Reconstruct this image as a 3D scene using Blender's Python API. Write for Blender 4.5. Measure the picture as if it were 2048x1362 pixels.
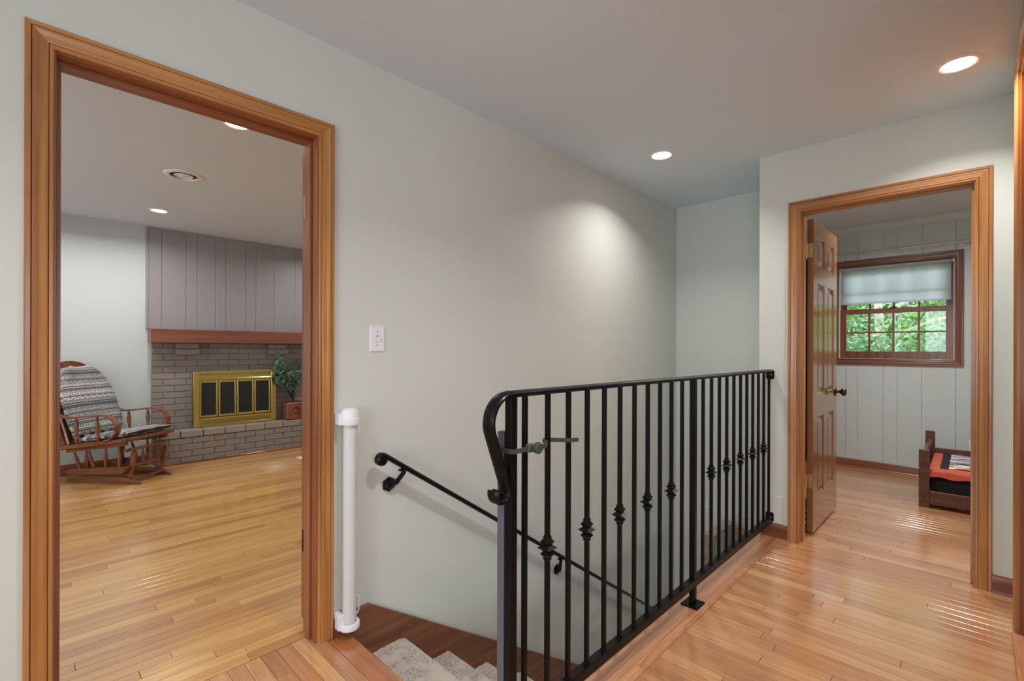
import bpy, bmesh, math, random
from mathutils import Vector, Matrix
random.seed(7)
S = bpy.context.scene
C = S.collection
for o in list(bpy.data.objects): bpy.data.objects.remove(o)
sin, cos, PI = math.sin, math.cos, math.pi

# ------------------------------------------------------------------ camera
YAW, ROLL, H, F = .7728, .003, 1.191, 953.0
fw = Vector((cos(YAW), sin(YAW), 0)); r0 = Vector((sin(YAW), -cos(YAW), 0)); u0 = Vector((0, 0, 1))
rr = r0 * cos(ROLL) + u0 * sin(ROLL); uu = u0 * cos(ROLL) - r0 * sin(ROLL)
cam = bpy.data.objects.new('camera', bpy.data.cameras.new('camera')); C.objects.link(cam)
cam.matrix_world = Matrix(((rr.x, uu.x, -fw.x, 0), (rr.y, uu.y, -fw.y, 0), (rr.z, uu.z, -fw.z, H), (0, 0, 0, 1)))
cam.data.sensor_width = 36; cam.data.lens = F / 2048 * 36; cam.data.shift_y = (698.4 - 681) / 2048
cam.data.clip_start = .02; cam.data.clip_end = 200
S.camera = cam

# ------------------------------------------------------------------ world, light, exposure
w = bpy.data.worlds.new('world'); S.world = w; w.use_nodes = True
bg = w.node_tree.nodes['Background']; bg.inputs[0].default_value = (.80, .90, 1, 1); bg.inputs[1].default_value = 5.5
S.view_settings.view_transform = 'Standard'; S.view_settings.look = 'None'
S.view_settings.gamma = 1; S.view_settings.use_curve_mapping = False
S.view_settings.exposure = 0.42
S.cycles.caustics_reflective = False
sun = bpy.data.objects.new('sun', bpy.data.lights.new('sun', 'SUN')); C.objects.link(sun)
sun.data.energy = 13.0; sun.data.angle = math.radians(6); sun.data.color = (1, .96, .88)
sun.rotation_euler = Vector((.05, 1, 1.1)).to_track_quat('Z', 'Y').to_euler()
LAMP_W = 6.5
LIV_W = 7.5
LAMP_C = (1, .96, .92)
HALL_LAMPS = [(2.856, 1.45), (2.84, .06), (1.07, .5), (-.9, .9), (-.9, -1.6)]
LIVING_LAMPS = [(.857, 5.315), (.13, 5.30), (.828, 2.942), (2.6, 5.315), (2.6, 3.2), (-1.3, 4.1)]
BED_FILL_LAMPS = [(4.5, .45), (4.3, -1.9)]  # unseen lamps, added to brighten the dark bedroom

# ------------------------------------------------------------------ helpers
def lin(*c):
    return tuple(((v / 255) / 12.92 if v / 255 <= .04045 else ((v / 255 + .055) / 1.055) ** 2.4) for v in c) + (1,)

ORG = {}
class MB:
    def __init__(s): s.v = []; s.f = []; s.c = None
    def add(s, vs, fs):
        n = len(s.v); s.v += [tuple(q) for q in vs]; s.f += [tuple(i + n for i in f) for f in fs]; return s
    def box(s, x0, x1, y0, y1, z0, z1, c=0):
        if c <= 0:
            vs = [(x, y, z) for x in (x0, x1) for y in (y0, y1) for z in (z0, z1)]
            return s.add(vs, [(0, 1, 3, 2), (4, 6, 7, 5), (0, 4, 5, 1), (2, 3, 7, 6), (0, 2, 6, 4), (1, 5, 7, 3)])
        vs = []; idx = {}
        X, Y, Z = (x0, x1), (y0, y1), (z0, z1)
        for i in (0, 1):
            for j in (0, 1):
                for k in (0, 1):
                    sx, sy, sz = (c if i == 0 else -c), (c if j == 0 else -c), (c if k == 0 else -c)
                    idx[i, j, k, 0] = len(vs); vs.append((X[i], Y[j] + sy, Z[k] + sz))
                    idx[i, j, k, 1] = len(vs); vs.append((X[i] + sx, Y[j], Z[k] + sz))
                    idx[i, j, k, 2] = len(vs); vs.append((X[i] + sx, Y[j] + sy, Z[k]))
        f = []
        for i in (0, 1):
            f.append([idx[i, a, b, 0] for a, b in ((0, 0), (0, 1), (1, 1), (1, 0))])
            f.append([idx[a, i, b, 1] for a, b in ((0, 0), (0, 1), (1, 1), (1, 0))])
            f.append([idx[a, b, i, 2] for a, b in ((0, 0), (0, 1), (1, 1), (1, 0))])
        for a in (0, 1):
            for b in (0, 1):
                f.append([idx[a, b, 0, 0], idx[a, b, 1, 0], idx[a, b, 1, 1], idx[a, b, 0, 1]])
                f.append([idx[a, 0, b, 0], idx[a, 1, b, 0], idx[a, 1, b, 2], idx[a, 0, b, 2]])
                f.append([idx[0, a, b, 1], idx[1, a, b, 1], idx[1, a, b, 2], idx[0, a, b, 2]])
                for k in (0, 1): f.append([idx[a, b, k, 0], idx[a, b, k, 1], idx[a, b, k, 2]])
        return s.add(vs, f)
    def lathe(s, prof, n=24, M=None, rot=0):
        vs = []; fs = []
        for r, z in prof:
            for k in range(n):
                a = 2 * PI * k / n + rot; vs.append(Vector((r * cos(a), r * sin(a), z)))
        m = len(prof)
        for i in range(m - 1):
            for k in range(n):
                k2 = (k + 1) % n; fs.append((i * n + k, i * n + k2, (i + 1) * n + k2, (i + 1) * n + k))
        fs.append(tuple(range(n))[::-1]); fs.append(tuple((m - 1) * n + k for k in range(n)))
        if M is not None: vs = [M @ q for q in vs]
        return s.add(vs, fs)
    def rod(s, a, b, r, n=10, r2=None):
        a, b = Vector(a), Vector(b); d = b - a
        q = d.to_track_quat('Z', 'Y').to_matrix().to_4x4(); M = Matrix.Translation(a) @ q
        return s.lathe([(r, 0), (r2 if r2 is not None else r, d.length)], n, M)
    def turned(s, a, b, prof, n=12):
        a, b = Vector(a), Vector(b); d = b - a
        M = Matrix.Translation(a) @ d.to_track_quat('Z', 'Y').to_matrix().to_4x4()
        return s.lathe([(r, t * d.length) for t, r in prof], n, M)
    def sweep(s, path, prof, side, closed=False):
        """profile (a,b): a along `side`, b along tangent x side"""
        side = Vector(side).normalized(); P = [Vector(p) for p in path]; n = len(P); m = len(prof); vs = []
        for i in range(n):
            t1 = (P[i] - P[i - 1]).normalized() if i > 0 else None
            t2 = (P[i + 1] - P[i]).normalized() if i < n - 1 else None
            if t1 is None: t1 = t2
            if t2 is None: t2 = t1
            t = (t1 + t2).normalized(); nn = t.cross(side).normalized()
            k = 1 / max(.35, t.dot(t1))
            for a, b in prof: vs.append(P[i] + side * a + nn * b * k)
        fs = []
        for i in range(n - 1):
            for j in range(m):
                j2 = (j + 1) % m; fs.append((i * m + j, i * m + j2, (i + 1) * m + j2, (i + 1) * m + j))
        fs.append(tuple(range(m))[::-1]); fs.append(tuple((n - 1) * m + j for j in range(m)))
        return s.add(vs, fs)
    def tube(s, path, r, n=8):
        P = [Vector(p) for p in path]; vs = []; up = Vector((0, 0, 1)); fs = []
        t0 = (P[1] - P[0]).normalized(); ref = t0.orthogonal().normalized()
        for i, p in enumerate(P):
            t = ((P[min(i + 1, len(P) - 1)] - P[max(i - 1, 0)])).normalized()
            ref = (ref - t * ref.dot(t)).normalized(); bn = t.cross(ref)
            rad = r[i] if isinstance(r, (list, tuple)) else r
            for k in range(n):
                a = 2 * PI * k / n; vs.append(p + ref * rad * cos(a) + bn * rad * sin(a))
        for i in range(len(P) - 1):
            for k in range(n):
                k2 = (k + 1) % n; fs.append((i * n + k, i * n + k2, (i + 1) * n + k2, (i + 1) * n + k))
        fs.append(tuple(range(n))[::-1]); fs.append(tuple((len(P) - 1) * n + k for k in range(n)))
        return s.add(vs, fs)
    def prism(s, poly, f0, f1):
        n = len(poly); vs = [f0(a, b) for a, b in poly] + [f1(a, b) for a, b in poly]
        fs = [tuple(range(n)), tuple(range(n, 2 * n))[::-1]] + [(i, (i + 1) % n, (i + 1) % n + n, i + n) for i in range(n)]
        return s.add(vs, fs)

def obj(name, mb, mat, parent=None, smooth=False, local=False, recalc=True, loc=None):
    me = bpy.data.meshes.new(name)
    off = Vector(ORG.get(parent.name, (0, 0, 0))) if (parent and not local) else Vector((0, 0, 0))
    vs = [(v[0] - off.x, v[1] - off.y, v[2] - off.z) for v in mb.v]
    me.from_pydata(vs, [], mb.f)
    if recalc:
        b = bmesh.new(); b.from_mesh(me); bmesh.ops.recalc_face_normals(b, faces=b.faces); b.to_mesh(me); b.free()
    if mat: me.materials.append(mat)
    if smooth:
        me.shade_smooth() if hasattr(me, 'shade_smooth') else None
        me.set_sharp_from_angle(angle=math.radians(28))
    o = bpy.data.objects.new(name, me); C.objects.link(o)
    if parent:
        o.parent = parent; ORG[o.name] = ORG.get(parent.name, (0, 0, 0)) if not local else (0, 0, 0)
    if loc: o.location = loc
    return o
def share(o, parent, loc):
    c = o.copy(); C.objects.link(c); c.parent = parent; c.location = loc; return c
def tag(o, label=None, cat=None, group=None, kind=None):
    if label: o['label'] = label
    if cat: o['category'] = cat
    if group: o['group'] = group
    if kind: o['kind'] = kind
    return o
def root(name, loc, label, cat, group=None, kind=None, rz=0):
    o = bpy.data.objects.new(name, None); C.objects.link(o); o.location = loc; o.rotation_euler = (0, 0, rz)
    o.empty_display_size = .1; ORG[o.name] = tuple(loc)
    return tag(o, label, cat, group, kind)
def paint_faces(o, cols):
    me = o.data; a = me.color_attributes.new('col', 'FLOAT_COLOR', 'CORNER')
    i = 0
    for p in me.polygons:
        c = cols[p.index]
        for li in p.loop_indices: a.data[li].color = c
def face_float(me, name, vals):
    a = me.attributes.new(name, 'FLOAT', 'FACE'); a.data.foreach_set('value', vals)

# ------------------------------------------------------------------ materials
def newmat(name):
    m = bpy.data.materials.new(name); m.use_nodes = True; nt = m.node_tree
    return m, nt, nt.nodes['Principled BSDF'], nt.nodes.new, nt.links.new
def plain(name, col, rough=.5, metal=0, bump=0, bscale=300, spec=None, coat=0, var=0):
    m, nt, b, N, L = newmat(name)
    b.inputs['Base Color'].default_value = col; b.inputs['Roughness'].default_value = rough; b.inputs['Metallic'].default_value = metal
    if spec is not None: b.inputs['Specular IOR Level'].default_value = spec
    if coat: b.inputs['Coat Weight'].default_value = coat; b.inputs['Coat Roughness'].default_value = .1
    if bump or var:
        g = N('ShaderNodeNewGeometry'); n = N('ShaderNodeTexNoise'); n.inputs['Scale'].default_value = bscale; n.inputs['Detail'].default_value = 3
        L(g.outputs['Position'], n.inputs['Vector'])
        if bump:
            bp = N('ShaderNodeBump'); bp.inputs['Strength'].default_value = bump; bp.inputs['Distance'].default_value = .002
            L(n.outputs['Fac'], bp.inputs['Height']); L(bp.outputs['Normal'], b.inputs['Normal'])
        if var:
            n2 = N('ShaderNodeTexNoise'); n2.inputs['Scale'].default_value = 3; L(g.outputs['Position'], n2.inputs['Vector'])
            mx = N('ShaderNodeMix'); mx.data_type = 'RGBA'; mx.inputs[6].default_value = col
            mx.inputs[7].default_value = tuple(v * (1 - var) for v in col[:3]) + (1,); L(n2.outputs['Fac'], mx.inputs[0]); L(mx.outputs[2], b.inputs['Base Color'])
    return m
def wood(name, c1, c2, axis='Z', rough=.3, scale=1.0, coat=.3, contrast=1.0, local=False):
    m, nt, b, N, L = newmat(name)
    g = N('ShaderNodeTexCoord') if local else N('ShaderNodeNewGeometry'); PO = 'Object' if local else 'Position'; mp = N('ShaderNodeMapping'); L(g.outputs[PO], mp.inputs['Vector'])
    sc = {'X': (1.2, 26, 26), 'Y': (26, 1.2, 26), 'Z': (26, 26, 1.2)}[axis]
    mp.inputs['Scale'].default_value = tuple(v * scale for v in sc)
    n = N('ShaderNodeTexNoise'); n.inputs['Scale'].default_value = 1; n.inputs['Detail'].default_value = 6; n.inputs['Distortion'].default_value = .6
    L(mp.outputs[0], n.inputs['Vector'])
    mp2 = N('ShaderNodeMapping'); L(g.outputs[PO], mp2.inputs['Vector'])
    sc2 = {'X': (6, 240, 240), 'Y': (240, 6, 240), 'Z': (240, 240, 6)}[axis]; mp2.inputs['Scale'].default_value = sc2
    n2 = N('ShaderNodeTexNoise'); n2.inputs['Scale'].default_value = 1; n2.inputs['Detail'].default_value = 3; L(mp2.outputs[0], n2.inputs['Vector'])
    ad = N('ShaderNodeMath'); ad.operation = 'MULTIPLY_ADD'; ad.inputs[1].default_value = .35; L(n2.outputs['Fac'], ad.inputs[0]); L(n.outputs['Fac'], ad.inputs[2])
    cr = N('ShaderNodeValToRGB'); cr.color_ramp.elements[0].position = .67 - .22 * contrast; cr.color_ramp.elements[1].position = .67 + .22 * contrast
    cr.color_ramp.elements[0].color = c1; cr.color_ramp.elements[1].color = c2
    L(ad.outputs[0], cr.inputs[0]); L(cr.outputs[0], b.inputs['Base Color'])
    b.inputs['Roughness'].default_value = rough; b.inputs['Coat Weight'].default_value = coat; b.inputs['Coat Roughness'].default_value = .15
    bp = N('ShaderNodeBump'); bp.inputs['Strength'].default_value = .12; bp.inputs['Distance'].default_value = .001
    L(ad.outputs[0], bp.inputs['Height']); L(bp.outputs['Normal'], b.inputs['Normal'])
    return m
def floorwood(name, cols, axis, rough=.22):
    """cols: three board colours picked by the board's own tone"""
    m, nt, b, N, L = newmat(name)
    g = N('ShaderNodeNewGeometry'); at = N('ShaderNodeAttribute'); at.attribute_name = 'tone'; at.attribute_type = 'GEOMETRY'
    off = N('ShaderNodeVectorMath'); off.operation = 'SCALE'; off.inputs[0].default_value = (31, 17, 53); L(at.outputs['Fac'], off.inputs['Scale'])
    av = N('ShaderNodeVectorMath'); av.operation = 'ADD'; L(g.outputs['Position'], av.inputs[0]); L(off.outputs[0], av.inputs[1])
    mp = N('ShaderNodeMapping'); L(av.outputs[0], mp.inputs['Vector'])
    mp.inputs['Scale'].default_value = {'X': (2.2, 55, 1), 'Y': (55, 2.2, 1)}[axis]
    n = N('ShaderNodeTexNoise'); n.inputs['Scale'].default_value = 1; n.inputs['Detail'].default_value = 7; n.inputs['Distortion'].default_value = 1.2
    L(mp.outputs[0], n.inputs['Vector'])
    mp2 = N('ShaderNodeMapping'); L(av.outputs[0], mp2.inputs['Vector'])
    mp2.inputs['Scale'].default_value = {'X': (9, 420, 1), 'Y': (420, 9, 1)}[axis]
    n2 = N('ShaderNodeTexNoise'); n2.inputs['Scale'].default_value = 1; n2.inputs['Detail'].default_value = 3; L(mp2.outputs[0], n2.inputs['Vector'])
    cr = N('ShaderNodeValToRGB'); e = cr.color_ramp.elements; e[0].position = 0; e[0].color = cols[0]; e[1].position = 1; e[1].color = cols[2]
    k = e.new(.5); k.color = cols[1]
    k = e.new(.14); k.color = tuple(.5 * (a + b_) for a, b_ in zip(cols[0], cols[1]))
    L(at.outputs['Fac'], cr.inputs[0])
    mm = N('ShaderNodeMath'); mm.operation = 'MULTIPLY_ADD'; mm.inputs[1].default_value = .4; L(n2.outputs['Fac'], mm.inputs[0]); L(n.outputs['Fac'], mm.inputs[2])
    cr2 = N('ShaderNodeValToRGB'); e2 = cr2.color_ramp.elements; e2[0].position = .48; e2[0].color = (.72, .62, .54, 1); e2[1].position = .80; e2[1].color = (1.06, 1.04, 1.0, 1)
    L(mm.outputs[0], cr2.inputs[0])
    mx = N('ShaderNodeMix'); mx.data_type = 'RGBA'; mx.blend_type = 'MULTIPLY'; mx.inputs[0].default_value = .85
    L(cr.outputs[0], mx.inputs[6]); L(cr2.outputs[0], mx.inputs[7]); L(mx.outputs[2], b.inputs['Base Color'])
    b.inputs['Roughness'].default_value = rough; b.inputs['Coat Weight'].default_value = 1.0; b.inputs['Coat IOR'].default_value = 1.55; b.inputs['Coat Roughness'].default_value = .17
    bp = N('ShaderNodeBump'); bp.inputs['Strength'].default_value = .02; bp.inputs['Distance'].default_value = .001
    L(n.outputs['Fac'], bp.inputs['Height']); L(bp.outputs['Normal'], b.inputs['Normal'])
    return m
def attrmat(name, rough=.9, bump=.4):
    m, nt, b, N, L = newmat(name)
    a = N('ShaderNodeAttribute'); a.attribute_name = 'col'; L(a.outputs['Color'], b.inputs['Base Color']); b.inputs['Roughness'].default_value = rough
    g = N('ShaderNodeTexCoord'); n = N('ShaderNodeTexNoise'); n.inputs['Scale'].default_value = 220; L(g.outputs['Object'], n.inputs['Vector'])
    bp = N('ShaderNodeBump'); bp.inputs['Strength'].default_value = bump; bp.inputs['Distance'].default_value = .003
    L(n.outputs['Fac'], bp.inputs['Height']); L(bp.outputs['Normal'], b.inputs['Normal'])
    return m
def emis(name, col, st):
    m, nt, b, N, L = newmat(name); b.inputs['Emission Color'].default_value = col; b.inputs['Emission Strength'].default_value = st
    b.inputs['Base Color'].default_value = (1, 1, 1, 1); return m
def glassmat(name, tint=(1, 1, 1, 1), refl=1.0):
    m, nt, b, N, L = newmat(name); nt.nodes.remove(b); out = nt.nodes['Material Output']
    t = N('ShaderNodeBsdfTransparent'); t.inputs[0].default_value = tint
    gl = N('ShaderNodeBsdfGlossy'); gl.inputs['Roughness'].default_value = .02
    fr = N('ShaderNodeFresnel'); fr.inputs[0].default_value = 1.45
    mx = N('ShaderNodeMixShader'); L(fr.outputs[0], mx.inputs[0]); L(t.outputs[0], mx.inputs[1]); L(gl.outputs[0], mx.inputs[2]); L(mx.outputs[0], out.inputs[0])
    return m

M = {}
M['wall'] = plain('wall_paint', lin(210, 214, 207), .55, bump=.10, bscale=160, spec=.3)
M['wall_liv'] = plain('living_wall_paint', lin(194, 203, 204), .6, bump=.1, bscale=160, spec=.3)
M['ceil_liv'] = plain('living_ceiling_paint', lin(206, 217, 230), .85, bump=.35, bscale=120)
M['ceil'] = plain('ceiling_paint', lin(218, 230, 238), .85, bump=.35, bscale=120)
M['ceil_tex'] = plain('ceiling_textured', lin(205, 208, 212), .95, bump=.9, bscale=170)
M['panel_bed'] = plain('bedroom_panel_paint', lin(192, 201, 200), .45, bump=.05, bscale=90)
M['panel_liv'] = plain('mauve_grey_panel_paint', lin(146, 142, 144), .5, bump=.06, bscale=90)
M['brick'] = plain('painted_brick', lin(138, 131, 126), .6, bump=.9, bscale=110, var=.12)
M['mortar'] = plain('painted_mortar', lin(122, 115, 110), .8, bump=.8, bscale=150)
M['hearthlit'] = plain('painted_brick_lit_top', lin(144, 137, 130), .6, bump=.6, bscale=110)  # brick grey made lighter: light falling on the hearth top, put into the colour
TR1, TR2 = lin(148, 92, 46), lin(194, 136, 74)
for ax in 'XYZ': M['trim' + ax] = wood('trim_wood_' + ax, TR1, TR2, ax, .30)
JB1, JB2 = lin(118, 64, 36), lin(160, 98, 58)
for ax in 'XYZ': M['jamb' + ax] = wood('jamb_wood_' + ax, JB1, JB2, ax, .32)
for ax in 'XYZ': M['base' + ax] = wood('baseboard_wood_' + ax, lin(92, 44, 22), lin(148, 86, 50), ax, .35)
for ax in 'XYZ': M['win' + ax] = wood('window_wood_' + ax, lin(88, 44, 26), lin(140, 80, 50), ax, .35)
M['door'] = wood('door_wood', lin(112, 72, 42), lin(150, 104, 64), 'Z', .22, .7, .6, 1.6)
M['door1'] = wood('living_door_wood', lin(96, 44, 22), lin(150, 84, 44), 'Z', .3)
M['closet'] = wood('closet_wood', lin(120, 56, 18), lin(170, 96, 40), 'Z', .3)
M['skirt'] = wood('stair_skirt_wood', lin(98, 56, 36), lin(140, 88, 58), 'X', .4, .8, .1)
M['capwood'] = wood('half_wall_wood', lin(150, 136, 124), lin(172, 158, 146), 'X', .5, 1, 0)
M['mantel'] = wood('mantel_wood', lin(104, 58, 42), lin(136, 82, 64), 'X', .4, .6, .1)
M['hallfloor'] = floorwood('hall_floor_wood', [lin(172, 120, 80), lin(192, 140, 96), lin(202, 156, 110)], 'Y')
M['hallborder'] = floorwood('hall_border_wood', [lin(176, 116, 80), lin(192, 132, 92), lin(204, 150, 108)], 'X')
M['nosing'] = floorwood('landing_nosing_wood', [lin(164, 98, 58), lin(180, 112, 68), lin(192, 126, 80)], 'Y')
M['livfloor'] = floorwood('living_floor_wood', [lin(182, 128, 74), lin(206, 156, 90), lin(216, 172, 104)], 'X', .3)
M['subfloor'] = plain('subfloor', lin(70, 45, 28), .8)
M['iron'] = plain('black_iron_paint', (.005, .005, .005, 1), .33, spec=.14, coat=.03)
M['bolt'] = plain('bolt_metal', lin(120, 120, 118), .35, .8)
M['white'] = plain('white_plastic', lin(232, 233, 236), .3)
M['mesh'] = plain('white_gate_mesh', lin(216, 217, 216), .75, bump=.5, bscale=900)
M['gateboard'] = plain('slate_grey_board', lin(88, 92, 102), .35)
M['strap'] = plain('dark_green_grey_strap', lin(62, 68, 60), .5)
M['brass'] = plain('polished_brass', lin(200, 180, 110), .25, 1, bump=.15, bscale=40)
M['brassdull'] = plain('perforated_brass', lin(190, 164, 80), .4, 1)
M['brassdoor'] = plain('aged_brass_hinge', lin(200, 170, 110), .35, .9)
M['bronze'] = plain('dark_bronze', lin(70, 48, 36), .25, .85)
M['black'] = plain('black_metal', (.01, .01, .01, 1), .6)
M['darkglass'] = plain('dark_fire_glass', (.008, .010, .010, 1), .06, spec=.6)
m, nt, b, N, L = newmat('beige_carpet'); g = N('ShaderNodeNewGeometry')
n = N('ShaderNodeTexNoise'); n.inputs['Scale'].default_value = 420; n.inputs['Detail'].default_value = 2; L(g.outputs['Position'], n.inputs['Vector'])
vo = N('ShaderNodeTexVoronoi'); vo.inputs['Scale'].default_value = 70; vo.feature = 'DISTANCE_TO_EDGE'; L(g.outputs['Position'], vo.inputs['Vector'])
n3 = N('ShaderNodeTexNoise'); n3.inputs['Scale'].default_value = 14; L(g.outputs['Position'], n3.inputs['Vector'])
r1 = N('ShaderNodeMapRange'); r1.inputs['From Max'].default_value = .07; L(vo.outputs['Distance'], r1.inputs['Value'])
r3 = N('ShaderNodeMapRange'); r3.inputs['From Min'].default_value = .42; r3.inputs['From Max'].default_value = .58; L(n3.outputs['Fac'], r3.inputs['Value'])
mxm = N('ShaderNodeMath'); mxm.operation = 'MAXIMUM'; L(r1.outputs[0], mxm.inputs[0]); L(r3.outputs[0], mxm.inputs[1])
cmx = N('ShaderNodeMix'); cmx.data_type = 'RGBA'; cmx.inputs[6].default_value = lin(138, 126, 116); cmx.inputs[7].default_value = lin(224, 214, 202); L(mxm.outputs[0], cmx.inputs[0])
c2_ = N('ShaderNodeMix'); c2_.data_type = 'RGBA'; c2_.blend_type = 'MULTIPLY'; c2_.inputs[0].default_value = .3; L(cmx.outputs[2], c2_.inputs[6]); L(n.outputs['Fac'], c2_.inputs[7]); 
L(c2_.outputs[2], b.inputs['Base Color']); b.inputs['Roughness'].default_value = 1
ha = N('ShaderNodeMath'); ha.operation = 'ADD'; L(n.outputs['Fac'], ha.inputs[0]); L(mxm.outputs[0], ha.inputs[1])
bp = N('ShaderNodeBump'); bp.inputs['Strength'].default_value = .8; bp.inputs['Distance'].default_value = .004; L(ha.outputs[0], bp.inputs['Height']); L(bp.outputs['Normal'], b.inputs['Normal'])
M['carpet'] = m
M['chair'] = wood('glider_wood', lin(88, 48, 28), lin(144, 90, 54), 'X', .4, 1, .1, 1, True)
M['bedwood'] = wood('bed_wood', lin(64, 34, 22), lin(104, 64, 44), 'Y', .5, 1, 0)
M['knit'] = attrmat('knit_fabric'); M['quilt'] = attrmat('quilt_fabric')
M['blackcloth'] = plain('black_cloth', (.012, .012, .014, 1), .95)
M['greycloth'] = plain('grey_cloth', lin(150, 150, 152), .95)
M['navy'] = plain('navy_curtain', lin(34, 44, 62), .9, bump=.3)
M['leaf'] = plain('eucalyptus_leaf', lin(104, 140, 122), .5, var=.4)
M['stem'] = plain('plant_stem', lin(70, 52, 36), .8)
M['planter'] = wood('planter_wood', lin(88, 44, 24), lin(146, 86, 52), 'Z', .4)
M['soil'] = plain('soil', lin(50, 38, 28), 1)
M['chrome'] = plain('brushed_nickel', lin(190, 186, 180), .3, .9)
M['lens'] = emis('lamp_lens', (1, .95, .88, 1), 9)
M['trimring'] = plain('lamp_ring', lin(236, 228, 218), .4)
M['glass'] = glassmat('window_glass')
m, nt, b, N, L = newmat('shade_fabric'); nt.nodes.remove(b)
d = N('ShaderNodeBsdfDiffuse'); d.inputs[0].default_value = lin(226, 230, 236); t = N('ShaderNodeBsdfTranslucent'); t.inputs[0].default_value = lin(232, 238, 246)
mx = N('ShaderNodeMixShader'); mx.inputs[0].default_value = .75; L(d.outputs[0], mx.inputs[1]); L(t.outputs[0], mx.inputs[2]); L(mx.outputs[0], nt.nodes['Material Output'].inputs[0])
M['shade'] = m
M['bark'] = plain('tree_bark', lin(150, 140, 126), .9, bump=.6, bscale=30)
def leafmat(name, c):
    m, nt, b, N, L = newmat(name); nt.nodes.remove(b)
    d = N('ShaderNodeBsdfDiffuse'); t = N('ShaderNodeBsdfTranslucent'); d.inputs[0].default_value = c; t.inputs[0].default_value = c
    mx = N('ShaderNodeMixShader'); mx.inputs[0].default_value = .4; L(d.outputs[0], mx.inputs[1]); L(t.outputs[0], mx.inputs[2]); L(mx.outputs[0], nt.nodes['Material Output'].inputs[0]); return m
M['fol1'] = leafmat('foliage_bright', lin(104, 134, 62)); M['fol2'] = leafmat('foliage_mid', lin(74, 108, 62)); M['fol3'] = leafmat('foliage_cool', lin(92, 122, 88))
M['grass'] = plain('grass', lin(90, 112, 58), 1, var=.4)
M['siding'] = plain('pale_siding', lin(180, 184, 186), .8); M['tansiding'] = plain('tan_trim', lin(160, 116, 82), .8)
M['roof'] = plain('shingle', lin(90, 88, 86), .9)

# ------------------------------------------------------------------ setting: dimensions
W0, W1 = 1.905, 2.03          # hall left wall
XF, XF2 = 3.35, 3.47          # wall of the bedroom door
XE = 4.036                    # end of stairwell
YC = 1.015                    # stairwell side
YR = -.13                     # right wall of hall
CE = 2.44
LB = -2.6                     # back of the house (x)
YS = -3.0
YL = 6.10                     # fireplace wall
XB = 5.92                     # bedroom far wall panelling face
LOW = -2.75
def struct(name, mb, mat, label, parent=None):
    o = obj(name, mb, mat, parent)
    if not parent: tag(o, label, 'wall' if name.startswith('wall') else name.split('_')[0].split('.')[0], kind='structure')
    return o
D1 = (.066, .826); D2 = (.010, .779); DH = 2.043; JT = .018
mb = MB()
mb.box(LB - .1, D1[0] - JT, W0, W1, -.02, CE); mb.box(D1[1] + JT, .96, W0, W1, -.02, CE); mb.box(D1[0] - JT, D1[1] + JT, W0, W1, DH + JT, CE)
mb.box(.96, XE + .12, W0, W1, LOW, CE)
struct('wall_left', mb, M['wall'], 'long pale grey hall wall with the wide cased opening and light switch')
mb = MB()
mb.box(XF, XF2, D2[1] + JT, YC, -.02, CE); mb.box(XF, XF2, YS, D2[0] - JT, -.02, CE); mb.box(XF, XF2, D2[0] - JT, D2[1] + JT, DH + JT, CE)
struct('wall_far', mb, M['wall'], 'pale grey end wall of the hall around the bedroom doorway')
struct('wall_stair_return', MB().box(XF2, XE, YC - .05, YC, LOW, CE), M['wall'], 'short pale grey wall closing the side of the stairwell')
mb = MB().box(XE, XE + .12, YC - .05, W0, -.135, CE); mb.box(XE - .012, XE + .12, YC - .05, W0, LOW, -.135)
struct('wall_stair_end', mb, M['wall'], 'pale grey wall at the foot end of the stairwell')
struct('wall_stair_side', MB().box(.90, XF2, YC - .035, YC - .012, LOW, -.024), M['wall'], 'grey stairwell side wall under the railing')
mb = MB(); CX0, CX1, CZ = 1.20, 2.90, 2.35
mb.box(CX1, XF, YR - .12, YR, 0, CE); mb.box(1.0, CX0, YR - .12, YR, 0, CE); mb.box(CX0, CX1, YR - .12, YR, CZ, CE)
struct('wall_right', mb, M['wall'], 'right hall wall around the closet opening')
struct('wall_closet_side', MB().box(.9, 1.0, YS, YR, -.02, CE), M['wall'], 'wall beside the closet behind the photographer')
# back rooms' outer walls with windows
def wall_with_hole(name, ax, w0, w1, a0, a1, h0, h1, z0, z1, mat, label, zb=-.02):
    mb = MB()
    def bx(p0, p1, q0, q1):
        if ax == 'x': mb.box(w0, w1, p0, p1, q0, q1)
        else: mb.box(p0, p1, w0, w1, q0, q1)
    bx(a0, h0, zb, CE); bx(h1, a1, zb, CE); bx(h0, h1, zb, z0); bx(h0, h1, z1, CE)
    return struct(name, mb, mat, label)
wall_with_hole('wall_back', 'x', LB - .1, LB, YS, W0, -2.2, .9, .5, 2.15, M['wall'], 'wall behind the camera with a wide window')
wall_with_hole('wall_south', 'y', YS - .1, YS, LB - .1, .9, -1.9, .2, .8, 2.1, M['wall'], 'south wall of the open area behind the camera')
wall_with_hole('wall_living_left', 'x', LB - .1, LB, W1, YL, 2.7, 5.1, .7, 2.1, M['wall_liv'], 'living room side wall with window')
struct('wall_living_right', MB().box(3.7, 3.8, W1, YL + .1, -.02, CE), M['wall_liv'], 'right side wall of the living room')
struct('wall_fireplace', MB().box(LB - .1, 3.7, YL, YL + .1, -.02, CE), M['wall_liv'], 'pale green grey living room wall left of the fireplace')
wall_with_hole('wall_bedroom_window', 'x', XB + .012, XB + .15, -2.6, 1.85, .125, 1.055, 1.085, 2.065, M['panel_bed'], 'bedroom wall behind the painted panelling')
struct('wall_bedroom_left', MB().box(XE + .12, XB + .012, 1.75, 1.85, -.02, CE), M['panel_bed'], 'bedroom side wall beyond the open door')
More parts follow.
